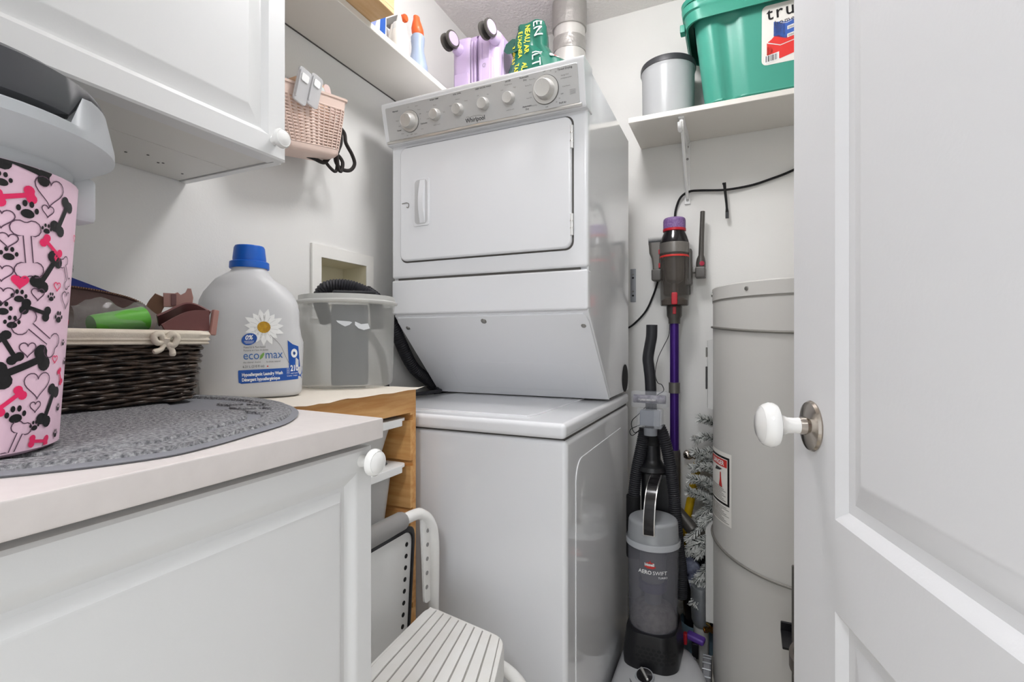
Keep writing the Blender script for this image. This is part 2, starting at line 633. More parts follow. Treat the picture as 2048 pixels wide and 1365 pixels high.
# ceiling lamp above the free floor
LX, LY = -0.33, 1.10
lamp = thing('ceiling_lamp', 'round flush ceiling lamp with a frosted glass dome', 'lamp', (LX, LY, ZC))
MB().lathe([(0, 0), (0.15, 0), (0.155, -0.01), (0.15, -0.03), (0.0, -0.03)], (LX, LY, ZC)).build('lamp_base', 'lampbase', lamp)
MB().lathe([(0.09, -0.031), (0.125, -0.05), (0.14, -0.072), (0.138, -0.09), (0.118, -0.107), (0.08, -0.118), (0.04, -0.123), (0, -0.125)], (LX, LY, ZC)).build('glass_dome', 'lamp', lamp)

HX_, HY_ = -0.05, -0.95  # unseen fill globe, added behind the camera to brighten the washer and dryer fronts
struct(MB().box(-1.1, 0.9, -1.9, -0.1, 2.42, 2.5).build('ceiling_hall', 'ceil', smooth=0), 'white hall ceiling behind the doorway')
hl = thing('added_fill_lamp', 'unseen globe lamp added under the hall ceiling as fill light', 'lamp', (HX_, HY_, 2.42))
MB().lathe([(0, 0), (0.10, 0), (0.105, -0.01), (0.10, -0.025), (0.05, -0.027), (0.05, -0.045), (0, -0.045)], (HX_, HY_, 2.42)).build('lamp_base', 'lampbase', hl)
MB().lathe([(0, -0.045)] + [(0.12 * math.sin(a), -0.145 + 0.10 * math.cos(a)) for a in [PI * i / 16 for i in range(1, 16)]] + [(0, -0.245)], (HX_, HY_, 2.42)).build('fill_globe', 'added_fill_lamp', hl)

# ================================================================= the open door (door_1)
E0 = Vector((0.0737, 0.78, 0.0))
dw = Vector((0.2414, -0.9704, 0.0)).normalized()
dn = Vector((-0.9704, -0.2414, 0.0)).normalized()
DT = 0.035
def dpt(s_, z, h=0.0):
    return E0 + dw * s_ + Vector((0, 0, z)) + dn * h
door = MB()
DW, DZ0, DZ1 = 0.762, 0.012, 2.04
ST = 0.122
pans = [(ST, DW - ST, 0.867, 1.92), (ST, DW - ST, 0.20, 0.763)]
sv = [0, ST, DW - ST, DW]
zv = [DZ0, 0.20, 0.763, 0.867, 1.92, DZ1]
for i in range(3):
    for j in range(5):
        if i == 1 and j in (1, 3):
            continue
        s0, s1, z0, z1 = sv[i], sv[i + 1], zv[j], zv[j + 1]
        door.add([dpt(s0, z0), dpt(s1, z0), dpt(s1, z1), dpt(s0, z1)], [(0, 1, 2, 3)])
for (s0, s1, z0, z1) in pans:
    prof = [(0, 0), (0.005, -0.003), (0.012, -0.009), (0.024, -0.010), (0.05, -0.002), (0.056, -0.001)]
    rings = [[dpt(s0 + a, z0 + a, h), dpt(s1 - a, z0 + a, h), dpt(s1 - a, z1 - a, h), dpt(s0 + a, z1 - a, h)] for a, h in prof]
    door.loft(rings, cap0=False, cap1=True)
door.add([dpt(0, DZ0), dpt(DW, DZ0), dpt(DW, DZ1), dpt(0, DZ1), dpt(0, DZ0, -DT), dpt(DW, DZ0, -DT), dpt(DW, DZ1, -DT), dpt(0, DZ1, -DT)],
         [(4, 7, 6, 5), (0, 3, 7, 4), (1, 5, 6, 2), (0, 4, 5, 1), (3, 2, 6, 7)])
bmt = bmesh.new()
door_o = struct(door.build('door_1', 'door', base=tuple(E0), smooth=20), 'white moulded panel door standing open')
bmt.free()
kp = dpt(0.061, 0.963)
kb = door_o
m = at(kp, dn)
rose = MB().start().lathe([(0, 0.0), (0.031, 0.0), (0.032, 0.002), (0.030, 0.005), (0.024, 0.007), (0.0115, 0.009), (0.0105, 0.016), (0, 0.016)], n=40).xf(m).build('rosette', 'nickel', door_o)
MB().start().lathe([(0, 0.014), (0.0105, 0.014), (0.0098, 0.022), (0.0105, 0.03), (0.014, 0.037), (0.020, 0.0405), (0.0265, 0.043), (0.0285, 0.047), (0.0285, 0.052),
                    (0.026, 0.058), (0.0235, 0.0605), (0.0225, 0.0605), (0.016, 0.0645), (0, 0.066)], n=40).xf(m).build('door_knob', 'knob', door_o)

# ================================================================= cabinets on the left wall
UP_PROF = [(0, -0.003), (0.003, 0), (0.036, 0), (0.039, -0.003), (0.045, -0.008), (0.050, -0.008), (0.073, -0.001), (0.076, 0)]
def cab_knob(p, parent, r=0.0165):
    MB().start().lathe([(0, 0), (0.008, 0), (0.007, 0.008), (0.0085, 0.013), (r * 0.8, 0.0145), (r, 0.018), (r, 0.022), (r * 0.86, 0.026), (r * 0.80, 0.0258), (r * 0.5, 0.0285), (0, 0.029)], n=32).xf(at(p, (1, 0, 0))).build('knob', 'knob', parent)

uc = thing('upper_cabinet', 'white wall cabinet with a raised panel door above the pet food bin', 'cabinet', (-0.89, 0.33, 1.393))
UY0, UY1 = 0.036, 0.646
b = MB()
b.box(XL + 0.002, -0.757, UY0, UY1, 1.408, 2.11)
b.build('body', 'cab', uc, smooth=0)
# underside: a lipped frame round two bottom boards
MB().box(XL + 0.002, -0.757, UY1 - 0.014, UY1, 1.393, 1.408).build('end_lip', 'cab', uc, smooth=0)
MB().box(XL + 0.002, -0.872, UY0, UY1 - 0.0155, 1.3955, 1.408).build('bottom_board', 'cabin', uc, smooth=0)
MB().box(-0.8705, -0.776, UY0, UY1 - 0.0155, 1.3955, 1.408).build('bottom_board', 'cabin', uc, smooth=0)
MB().box(-0.7745, -0.757, UY0, UY1 - 0.0155, 1.3935, 1.408).build('front_lip', 'cab', uc, smooth=0)
for x, y in ((-0.955, 0.497), (-0.935, 0.521), (-0.958, 0.551), (-0.979, 0.607), (-0.952, 0.556)):
    MB().start().lathe([(0, 0), (0.0022, 0), (0.0022, 0.001), (0, 0.001)], n=8).xf(at((x, y, 1.3948))).build('screw_hole', 'seam', uc)
ud = panel_door(MB(), 0.04, 0.638, 1.391, 2.10, -0.735, 0.019, UP_PROF).build('door', 'cab', uc, smooth=20)
cab_knob((-0.736, 0.612, 1.421), ud)

LP = [(0, -0.003), (0.003, 0), (0.026, 0), (0.032, -0.002), (0.042, -0.008), (0.047, -0.008), (0.056, -0.001), (0.060, 0.0)]
bc = thing('base_cabinet', 'white base cabinet with a raised panel door under the counter', 'cabinet', (-0.72, 0.27, 0))
MB().box(XL + 0.002, -0.441, 0.04, 0.494, 0.10, 0.946).build('body', 'cab', bc, smooth=0)
MB().box(XL + 0.002, -0.50, 0.045, 0.49, 0.0, 0.10).build('toe_kick', 'cab', bc, smooth=0)
bd = panel_door(MB(), 0.046, 0.497, 0.12, 0.937, -0.42, 0.02, LP).build('door', 'cab', bc, smooth=20)
cab_knob((-0.4205, 0.477, 0.922), bd, 0.0165)

# countertop, its far end cut slightly askew
ct = MB().prism([(-1.028, 0.035), (-0.405, 0.035), (-0.405, 0.50), (-1.028, 0.548)], 'z', 0.947, 0.973, bev=0.002, seg=2).build('countertop', 'counter', smooth=30, base=(-0.7, 0.27, 0.947))
tag(ct, 'pale laminate countertop under the pet mat and the wicker basket', 'countertop')

# ================================================================= stacked washer and dryer
WX0, WX1 = -0.945, -0.339
lc = thing('laundry_centre', 'white stacked washer and dryer with a silver control console', 'washer dryer', (-0.642, 1.38, 0))
MB().rbox(WX0, WX1, 1.04, 1.73, 0.03, 0.848, 0.012, 3).build('washer_body', 'applside', lc)
for x in (WX0 + 0.06, WX1 - 0.06):
    for y in (1.12, 1.67):
        MB().lathe([(0, 0), (0.02, 0), (0.02, 0.012), (0.008, 0.014), (0.008, 0.045), (0, 0.045)], (x, y, 0), 16).build('levelling_foot', 'black', lc)
MB().box(WX0 + 0.008, WX1 - 0.008, 1.05, 1.725, 0.84, 0.858).build('seam_strip', 'seam', lc, smooth=0)
MB().rbox(WX0 - 0.001, WX1 + 0.001, 1.026, 1.73, 0.853, 0.888, 0.011, 4).build('washer_top', 'appl', lc)
lid = MB().prism([(-0.862, 1.085), (-0.452, 1.085), (-0.44, 1.125), (-0.432, 1.508), (-0.872, 1.508), (-0.868, 1.12)], 'z', 0.885, 0.892, bev=0.003).build('washer_lid', 'appl', lc)
# raised frame on the side of the washer
sp = rrect(1.105, 1.64, 0.12, 0.79, 0.05, 6)
MB().prism(sp, 'x', WX1 - 0.002, WX1 + 0.0022, bev=0.002).build('side_panel', 'applside', lc)

YD = 1.205
side = [(YD + 0.012, 1.145), (1.464, 0.899), (1.73, 0.899), (1.73, 1.768), (YD + 0.012, 1.768)]
db = MB().prism(side, 'x', WX0, WX1, bev=0.004).build('dryer_body', 'applside', lc)
MB().rbox(WX0 - 0.001, WX1 + 0.001, YD, 1.24, 1.2572, 1.66, 0.008, 3).build('dryer_front', 'appl', lc)
MB().box(WX0 + 0.02, WX1 - 0.02, YD + 0.006, 1.23, 1.245, 1.27).build('front_gap', 'seam', lc, smooth=0)
MB().rbox(WX0 - 0.001, WX1 + 0.001, YD, 1.24, 1.150, 1.2518, 0.006, 3).build('lower_front', 'appl', lc)
# door with its dark seam
MB().prism(rrect(-0.911, -0.374, 1.302, 1.645, 0.022, 6), 'y', YD - 0.0008, YD + 0.01).build('door_gasket', 'seam', lc)
dd = MB().prism(rrect(-0.907, -0.378, 1.306, 1.641, 0.020, 6), 'y', YD - 0.012, YD + 0.008, bev=0.006, seg=3).build('dryer_door', 'appl', lc)
# recessed pull
MB().prism(rrect(-0.857, -0.802, 1.404, 1.543, 0.006, 4), 'y', YD - 0.0155, YD - 0.011, bev=0.002).build('handle_frame', 'appl', dd)
MB().prism(rrect(-0.851, -0.807, 1.409, 1.538, 0.012, 5), 'y', YD - 0.0162, YD - 0.0135, bev=0.001).build('handle_recess', mat('recess_grey', '#c9c9c9', 0.3), dd)
MB().start().loft([[(x, YD - 0.017 - 0.010 * math.sin(PI * t) , z) for x, z in ((-0.832 + 0.0 * t, 1.412 + t * 0.124), (-0.815, 1.412 + t * 0.124))] + [(x, YD - 0.015, 1.412 + t * 0.124) for x in (-0.815, -0.832)] for t in [i / 12 for i in range(13)]]).build('pull', 'appl', dd)
# little latch drawn on the door edge
MB().tube(cat([(-0.896, YD - 0.0155, 1.475), (-0.880, YD - 0.0155, 1.476), (-0.872, YD - 0.0155, 1.472), (-0.874, YD - 0.0155, 1.462), (-0.880, YD - 0.0155, 1.464)], 5), 0.0011, 6).build('latch_mark', 'printlt', dd)
for z0, z1 in ((1.558, 1.615), (1.338, 1.392)):
    h = MB().tube([(-0.3765, YD - 0.010, z0), (-0.3765, YD - 0.010, z1)], 0.0042, 10).build('hinge', 'white', dd)
    for z in (z0 + 0.018, z1 - 0.018):
        MB().tube([(-0.3765, YD - 0.010, z - 0.0015), (-0.3765, YD - 0.010, z + 0.0015)], 0.0048, 10).build('knuckle', 'chrome', h)
# sloping access panel below
sl = Vector((0, 0.256 - 0.012, -0.246)).normalized()
sn = Vector((0, sl.z, -sl.y)).normalized()
if sn.y > 0:
    sn = -sn
def slp(x, t, h=0.0):
    o_ = Vector((0, YD + 0.012, 1.145))
    return Vector((x, 0, 0)) + o_ + sl * t + sn * h
SLEN = 0.352
ap = MB()
rr = [(-0.935, 0.004), (-0.354, 0.004), (-0.348, 0.012), (-0.343, 0.03), (-0.343, SLEN - 0.004), (-0.941, SLEN - 0.004), (-0.941, 0.02)]
ap.loft([[slp(x, t, 0.0) for x, t in rr], [slp(x, t, 0.004) for x, t in rr], [slp(x * 0.996 - 0.0026, 0.002 + t * 0.99, 0.005) for x, t in rr]], cap0=False)
apo = ap.build('access_panel', 'appl', lc, smooth=30)
em = MB()
for k, (ins, h) in enumerate(((0, 0.0048), (0.004, 0.0056))):
    em.start()
q = [rrect(-0.84 + i, -0.40 - i, 0.19 + i, 0.315 - i, 0.02, 5) for i in (0, 0.004)]
em.loft([[slp(x, t, 0.0048) for x, t in q[0]], [slp(x, t, 0.0060) for x, t in q[1]]], cap0=False)
em.build('embossed_field', 'appl', apo, smooth=30)
for u_, t_, r_ in ((-0.645, 0.022, 0.007), (-0.915, 0.045, 0.005), (-0.360, 0.045, 0.005)):
    MB().start().lathe([(0, 0), (r_ + 0.002, 0), (r_ + 0.0015, 0.001), (r_, 0.0012), (r_ * 0.9, 0.003), (r_ * 0.4, 0.0036), (0, 0.0036)], n=16).xf(at(slp(u_, t_, 0.005), sn)).build('screw', 'screw', apo)
# opening in the side
MB().start().lathe([(0, 0.0), (0.046, 0.0), (0.046, 0.001), (0, 0.001)], n=28).xf(at((WX1 + 0.0005, 1.667, 0.945), (1, 0, 0))).build('side_opening', 'blackm', lc)

# ----- control console, its face tilted down to the user
cp = [(1.24, 1.653), (1.188, 1.652), (1.182, 1.657), (1.159, 1.756), (1.160, 1.764), (1.168, 1.769), (1.24, 1.772)]
MB().prism(cp, 'x', WX0 - 0.004, WX1 + 0.004, bev=0.003).build('console', 'appl', lc)
cz0 = Vector((0, 1.1815, 1.659))
cup = Vector((0, 1.1595 - 1.1815, 1.754 - 1.659))
CH = cup.length
cup.normalize()
cn = Vector((1, 0, 0)).cross(cup).normalized()
def con(x, y, h=0.0):
    return Vector((x, 0, 0)) + cz0 + cup * y + cn * h
fr = rrect(WX0 + 0.012, WX1 - 0.012, 0.002, CH - 0.004, 0.004, 3)
fpl = MB().loft([[con(x, y, -0.001) for x, y in fr], [con(x, y, 0.0022) for x, y in fr], [con(x * 0.998 - 0.0013, 0.001 + y * 0.98, 0.003) for x, y in fr]]).build('console_face', 'silver', lc, smooth=30)
MB().tube([(WX0 + 0.006, 1.179, 1.656), (WX1 - 0.006, 1.179, 1.656)], 0.0042, 10).build('lower_trim', 'chrome', lc)
def dial(x, y, r, rk, h, ring, name):
    base = con(x, y, 0.003)
    mm = at(base, cn)
    k = MB().start()
    k.lathe([(0, 0), (rk * 1.12, 0), (rk * 1.1, h * 0.35), (rk, h * 0.5), (rk * 0.97, h * 0.9), (rk * 0.9, h), (rk * 0.84, h * 0.97), (0, h * 0.96)], n=36).xf(mm)
    ko = k.build(name, 'knobmetal', lc)
    gm = MB().start().box(-rk * 0.07, rk * 0.07, rk * 0.25, rk * 0.8, h * 0.955, h * 0.985).xf(mm)
    gm.build('pointer', 'chrome', ko)
    if ring:
        MB().start().lathe([(0, 0), (r, 0), (r, 0.0022), (r * 0.985, 0.004), (r * 0.95, 0.004), (0, 0.003)], n=48).xf(mm).build('dial_ring', 'knobmetal', ko)
        MB().start().lathe([(r * 0.99, 0.0), (r * 1.035, 0.0), (r * 1.035, 0.0008), (r * 0.99, 0.0008)], n=48).xf(mm).build('ring_gap', 'seam', ko)
dial(-0.852, 0.045, 0.029, 0.0195, 0.024, True, 'washer_dial')
for x in (-0.764, -0.690, -0.612, -0.5375):
    dial(x, 0.047, 0, 0.0145, 0.017, False, 'option_knob')
dial(-0.4365, 0.048, 0.034, 0.0225, 0.028, True, 'dryer_dial')
pr = Print(lambda x, y: con(x, y, 0.0033))
P_, L_ = 'print', 'printlt'
def ct_(m_, t_, sz, x, y, **k):
    pr.text(m_, t_, sz, x, y, align='CENTER', **k)
ct_(P_, 'Whirlpool', 0.0155, -0.6425, 0.009, bold=0.0003, xs=0.92)
ct_(L_, 'estate', 0.004, -0.665, 0.0225)
arc = [(-0.6425 + 0.028 * math.cos(a), 0.0145 + 0.0085 * math.sin(a)) for a in [0.5 + 2.9 * i / 16 for i in range(17)]]
pr.poly(P_, strip_polys(arc, 0.0006, closed=False))
ct_(P_, 'Normal', 0.006, -0.898, 0.078, bold=0.0001)
ct_(P_, 'Delicates', 0.006, -0.806, 0.030, bold=0.0001)
ct_(P_, 'Casual', 0.0055, -0.893, 0.025, bold=0.0001)
for t_, x, y in (('Heavy', -0.895, 0.052), ('Light', -0.889, 0.037), ('Rinse', -0.882, 0.015), ('OFF', -0.852, 0.008), ('Soak', -0.814, 0.017), ('Spin', -0.866, 0.008), ('6', -0.816, 0.044), ('OFF', -0.815, 0.057), ('Drain', -0.817, 0.069), ('Rinse', -0.824, 0.080), ('10', -0.853, 0.0815), ('Fabric', -0.838, 0.0075)):
    ct_(P_ if t_ == 'OFF' else L_, t_, 0.0042, x, y)
ct_(P_, 'WASH TEMP', 0.0052, -0.764, 0.0855, bold=0.0001)
ct_(P_, 'SOIL LEVEL', 0.0052, -0.690, 0.0855, bold=0.0001)
ct_(P_, 'DEEP WATER WASH', 0.0052, -0.610, 0.0855, bold=0.0001)
ct_(P_, 'DRYER', 0.0052, -0.5375, 0.0865, bold=0.0001)
for t_, x, y in (('Warm', -0.764, 0.071), ('Hot', -0.737, 0.048), ('Cool', -0.790, 0.058), ('Cold', -0.791, 0.040), ('Medium', -0.690, 0.072), ('Heavy', -0.665, 0.064), ('Light', -0.7145, 0.060), ('Off', -0.628, 0.069), ('On', -0.598, 0.067), ('Temperature', -0.5375, 0.079), ('Low', -0.556, 0.069), ('High', -0.520, 0.069), ('push to start', -0.764, 0.020), ('push to start', -0.5375, 0.018)):
    ct_(L_, t_, 0.0042, x, y)
ct_(P_, 'Timed Drying', 0.0068, -0.383, 0.0845, bold=0.0001)
ct_(P_, 'Automatic', 0.006, -0.492, 0.0865, bold=0.0001)
ct_(P_, 'Dry', 0.006, -0.490, 0.0795, bold=0.0001)
ct_(P_, 'Automatic', 0.006, -0.490, 0.017, bold=0.0001)
ct_(P_, 'Dry', 0.006, -0.490, 0.010, bold=0.0001)
ct_(P_, 'Fluff Air', 0.006, -0.394, 0.008, bold=0.0001)
for t_, x, y in (('OFF', -0.4365, 0.089), ('OFF', -0.4365, 0.006), ('OFF', -0.394, 0.029), ('OFF', -0.478, 0.048), ('Energy Pref.', -0.384, 0.071), ('Less Dry', -0.482, 0.036), ('Damp Dry', -0.482, 0.066), ('More Dry', -0.470, 0.078), ('Very Dry', -0.470, 0.016), ('Cool Down', -0.382, 0.045), ('40', -0.420, 0.087), ('60', -0.407, 0.082), ('20', -0.402, 0.020), ('30', -0.410, 0.013), ('permanent press', -0.381, 0.064)):
    ct_(P_ if t_ == 'OFF' else L_, t_, 0.0042, x, y)
for y in (0.035, 0.0325, 0.030, 0.0275, 0.025):
    pr.poly(L_, [[(-0.374, y), (-0.359, y + 0.0003), (-0.359, y + 0.0009), (-0.374, y + 0.0006)]])
pr.build('lettering', fpl, fine=True)

# ================================================================= hoses in the gap beside the dryer
hp = resample(cat([(-0.985, 1.135, 1.215), (-0.985, 1.19, 1.19), (-0.985, 1.26, 1.12), (-0.985, 1.36, 0.99), (-0.98, 1.46, 0.925), (-0.985, 1.56, 0.84), (-0.99, 1.62, 0.6)], 10), 0.004)
hr = [0.0205 if i % 2 else 0.0178 for i in range(len(hp))]
tag(MB().tube(hp, hr, 12).build('drain_hose', 'rubber', smooth=60, base=(-0.985, 1.4, 0.6)), 'black ribbed drain hose slanting down between wall and dryer', 'hose')
tag(MB().tube(cat([(-1.0, 1.13, 1.13), (-1.0, 1.17, 1.09), (-0.99, 1.205, 1.04), (-0.985, 1.22, 0.98), (-0.985, 1.23, 0.90), (-0.985, 1.25, 0.7)], 8), 0.011, 12).build('water_hose', 'rubber', base=(-0.99, 1.2, 0.7)), 'thin smooth black water hose behind the round tub', 'hose')
tag(MB().tube(cat([(-0.935, 1.24, 0.902), (-0.91, 1.32, 0.9025), (-0.90, 1.40, 0.903), (-0.925, 1.43, 0.903), (-0.953, 1.47, 0.903), (-0.9545, 1.56, 0.85), (-0.9545, 1.6, 0.6)], 8), 0.006, 10).build('power_lead', 'rubber', base=(-0.95, 1.4, 0.6)), 'thick black lead lying on the washer top by the wall', 'cable')

# ================================================================= laundry valve box in the wall
vb = thing('valve_box', 'cream recessed laundry valve box in the wall behind the round tub', 'wall box', (XL, 1.09, 1.14))
def vfr(x0, x1):
    o_ = [(0.971, 1.13), (1.214, 1.13), (1.214, 1.331), (0.971, 1.331)]
    i_ = [(BY0, BZ0), (BY1, BZ0), (BY1, BZ1), (BY0, BZ1)]
    mm = MB()
    mm.loft([[(x0, y, z) for y, z in o_], [(x1, y, z) for y, z in o_], [(x1, y, z) for y, z in i_], [(x0 - 0.002, y, z) for y, z in i_]], False, False)
    return mm
vfr(XL + 0.0005, XL + 0.008).build('frame', 'valve', vb, smooth=0)
q_ = MB()
rg = lambda x, k: [(x, BY0 + k, BZ0 + k), (x, BY1 - k, BZ0 + k), (x, BY1 - k, BZ1 - k), (x, BY0 + k, BZ1 - k)]
q_.loft([rg(XL + 0.006, 0.0006), rg(XL - 0.075, 0.006), rg(XL - 0.08, 0.006)], False, True)
q_.build('recess', 'valvein', vb, smooth=0)
for y in (1.045, 1.135):
    tp = MB().start().lathe([(0, 0), (0.012, 0), (0.012, 0.03), (0.008, 0.032), (0.008, 0.045), (0, 0.045)], n=16).xf(at((XL - 0.04, y, 1.175)))
    tpo = tp.build('tap', 'brass', vb)
    MB().start().rbox(-0.004, 0.004, -0.018, 0.018, 0.045, 0.053, 0.002).xf(at((XL - 0.04, y, 1.175))).build('tap_lever', mat('tap_handle_blue', '#2e5f86', 0.4) if y < 1.1 else 'red', tpo)

# ================================================================= pine storage frame, liner paper and bins
TY0, TY1, TX0, TX1, TZ = 0.556, 1.0, -1.012, -0.712, 0.953
tf = thing('shelf_unit', 'pine storage frame with grooved sides beside the washer', 'shelf unit', (-0.86, 0.78, 0))
grooves = [0.885, 0.775, 0.66, 0.545, 0.43, 0.315]
def tro_side(yin, yout):
    mm = MB()
    zs = []
    z = 0.0
    for g in sorted(grooves):
        mm.box(TX0, TX1, min(yin, yout), max(yin, yout), z, g - 0.007)
        mid = yin + (yout - yin) * 0.45
        mm.box(TX0, TX1, min(mid, yout), max(mid, yout), g - 0.007, g + 0.007)
        z = g + 0.007
    mm.box(TX0, TX1, min(yin, yout), max(yin, yout), z, TZ)
    return mm
tro_side(TY1 - 0.022, TY1).build('side_panel', 'pine', tf, smooth=0)
tro_side(TY0 + 0.022, TY0).build('side_panel', 'pine', tf, smooth=0)
MB().rbox(TX1 - 0.02, TX1 + 0.001, TY0 + 0.022, TY1 - 0.0005, 0.897, TZ, 0.002).build('front_rail', mat('pine_rail', '#c98f4f', 0.5, col2='#e0b073', nscale=7, stretch=(9, 1.3, 12)), tf)
MB().box(TX0, TX1 - 0.02, TY0 + 0.022, TY1 - 0.022, 0.935, TZ).build('top_board', 'pine', tf, smooth=0)
MB().box(TX0, TX0 + 0.006, TY0 + 0.022, TY1 - 0.022, 0.25, 0.935).build('back_board', 'pine', tf, smooth=0)
MB().box(TX0, TX1, TY0 + 0.022, TY1 - 0.022, 0.03, 0.05).build('bottom_board', 'pine', tf, smooth=0)
def bin_box(z, h, label):
    t = thing('storage_bin', label, 'bin', ((TX0 + TX1) / 2, 0.78, z - h), 'plastic bins in the pine frame')
    y0, y1, x0, x1 = TY0 + 0.034, TY1 - 0.034, TX0 + 0.02, TX1 - 0.02
    def R(k, zz, r=0.03):
        return [(x, y, zz) for x, y in rrect(x0 + k, x1 - k, y0 + k, y1 - k, r, 5)]
    b = MB().loft([R(0.03, z - h), R(0.025, z - h + 0.004), R(0.006, z - 0.004), R(0.009, z - 0.004), R(0.028, z - h + 0.008)], True, True)
    b.build('tub', 'binw', t, smooth=40)
    o_ = rrect(x0 - 0.006, x1 + 0.016, TY0 + 0.026, TY1 - 0.026, 0.02, 5)
    i_ = rrect(x0 + 0.012, x1 - 0.016, y0 + 0.008, y1 - 0.008, 0.03, 5)
    MB().loft([[(x, y, z - 0.006) for x, y in i_], [(x, y, z - 0.006) for x, y in o_], [(x, y, z) for x, y in o_], [(x, y, z + 0.0005) for x, y in i_], [(x, y, z - 0.006) for x, y in i_]], False, False).build('rim', 'white', t, smooth=40)
    MB().rbox(x1 + 0.012, x1 + 0.018, TY0 + 0.05, TY1 - 0.05, z - 0.018, z + 0.0005, 0.002).build('front_lip', 'white', t)
bin_box(0.887, 0.095, 'shallow white plastic bin in the topmost groove of the pine frame')
bin_box(0.777, 0.21, 'deep white plastic bin below the shallow bin in the pine frame')

def paper_fn(u, v):
    x = -1.02 + u * 0.322
    y = 0.553 + v * 0.462
    z = TZ + 0.0012 + 0.0012 * abs(noise.noise(Vector((x * 14, y * 14, 0))))
    ex = x + 0.010 * noise.noise(Vector((y * 16, 3.0, 1.0))) * (1 if u > 0.9 else 0)
    if u > 0.96:
        z += 0.004 * noise.noise(Vector((y * 22, 0, 7)))
    if u > 0.9 and v > 0.94:
        z += 0.006 * (u - 0.9) * 10
        ex += 0.012
    return (ex, y + (0.006 * noise.noise(Vector((x * 20, 9, 0))) if v > 0.95 else 0), z)
tag(MB().grid(paper_fn, 24, 30).build('liner_paper', 'paper', base=(-0.86, 0.78, TZ)), 'cream liner paper with a wavy edge on top of the pine frame', 'paper')

# ================================================================= detergent jug
CV = Vector((-0.919, 0.714, 0))
JV = Vector((-0.79, 0.613, 0)).normalized()      # away from the doorway, along the line of sight from the camera
JR = Vector((-JV.y * -1, -JV.x, 0)).normalized()
JR = Vector((JV.y, -JV.x, 0)).normalized()
JZ = TZ + 0.003
jug = thing('detergent_jug', 'white detergent jug with a blue cap and daisy label', 'bottle', (CV.x, CV.y, JZ))
def jring(z, a, b, cut=0.0, n=48, e=2.6, lean=0.0):
    out = []
    for i in range(n):
        t = 2 * PI * i / n
        c, s_ = math.cos(t), math.sin(t)
        x = 0.955 * a * math.copysign(abs(c) ** (2 / e), c)
        y = b * math.copysign(abs(s_) ** (2 / e), s_)
        if x > 0 and cut:
            x -= cut * (x / a) ** 2
        out.append(CV + JR * (x + lean) + JV * y + Vector((0, 0, JZ + z)))
    return out
jp = [(0.0, 0.088, 0.052, 0), (0.003, 0.095, 0.058, 0), (0.010, 0.098, 0.062, 0), (0.03, 0.0985, 0.063, 0), (0.095, 0.101, 0.0645, 0), (0.112, 0.102, 0.065, 0.001), (0.125, 0.1025, 0.065, 0.006), (0.15, 0.1025, 0.065, 0.010),
      (0.175, 0.102, 0.0645, 0.010), (0.195, 0.099, 0.063, 0.011), (0.213, 0.092, 0.060, 0.013), (0.228, 0.080, 0.056, 0.016), (0.240, 0.064, 0.051, 0.014), (0.250, 0.048, 0.044, 0.006), (0.256, 0.038, 0.037, 0.0), (0.262, 0.034, 0.034, 0), (0.268, 0.034, 0.034, 0)]
jm = MB().loft([jring(z, a, b, c, e=3.6 if z < 0.2 else 2.4, lean=(-0.006 if z > 0.235 else 0)) for z, a, b, c in jp])
jm.build('bottle', 'jug', jug, smooth=50)
jb = jm.bvh()
# moulded grip beside the label
MB().tube(cat([CV + JR * 0.070 + JV * -0.036 + Vector((0, 0, JZ + 0.205)), CV + JR * 0.078 + JV * -0.038 + Vector((0, 0, JZ + 0.175)), CV + JR * 0.080 + JV * -0.038 + Vector((0, 0, JZ + 0.14)), CV + JR * 0.079 + JV * -0.038 + Vector((0, 0, JZ + 0.115))], 6), [0.002 + 0.005 * math.sin(PI * i / 18) for i in range(19)], 10).build('grip', 'jug', jug)
cc = CV + JR * -0.006
MB().lathe([(0, 0), (0.037, 0), (0.0375, 0.002), (0.037, 0.013), (0.035, 0.0145), (0.031, 0.0155), (0.0315, 0.02), (0.029, 0.043), (0.027, 0.047), (0.02, 0.048), (0, 0.048)], (cc.x, cc.y, JZ + 0.264), 40).build('cap', 'blue', jug)
jo = CV + Vector((0, 0, 1.10)) - JV * 0.3
jf = Print(cast_fn(jb, jo, JR, (0, 0, 1), JV, 0.0009))
KJ = 0.985 / 985.0
jx = lambda u: (u - 506) * KJ * 0.95 + 0.001
jy = lambda v: (682.5 - v) * KJ - 0.03
def jpoly(m_, pts, step=0.012):
    jf.poly(m_, [[(jx(u), jy(v)) for u, v in pts]], step=step)
jpoly('bluep', [(478, 742), (479, 740), (580, 737), (602, 735), (603, 758), (601, 761), (484, 766.5), (479, 764)])
jpoly('bluep', [(571, 681), (581, 689), (593, 693.5), (597, 736), (574, 738)])
jf2 = Print(cast_fn(jb, jo, JR, (0, 0, 1), JV, 0.0014))
def jtext(m_, t_, sz, u, v, rot=2, align='LEFT', **k):
    jf2.text(m_, t_, sz, jx(u), jy(v), rot, align=align, step=0.02, **k)
jtext('whitep', 'Hypoallergenic Laundry Wash', 0.0088, 485, 752, xs=0.68, bold=0.0003)
jtext('whitep', 'Détergent hypoallergénique', 0.0088, 485, 762, xs=0.68, bold=0.0003)
jtext('whitep', '210', 0.0165, 577, 744, xs=0.62, bold=0.0006)
jtext('whitep', 'wash loads', 0.004, 577, 750, xs=0.8)
jtext('whitep', 'brassées · lavages', 0.0038, 570, 755, xs=0.75)
for v in (740, 744, 748):
    jf2.poly('whitep', strip_polys([(jx(u), jy(w)) for u, w in ((570, v - 1.5), (574.5, v - 1.5), (574.5, v + 1.5), (570, v + 1.5))], 0.0005))
jf2.poly('whitep', [ell(0.0062, 0.0092, 20)], jx(584.5), jy(707.5))
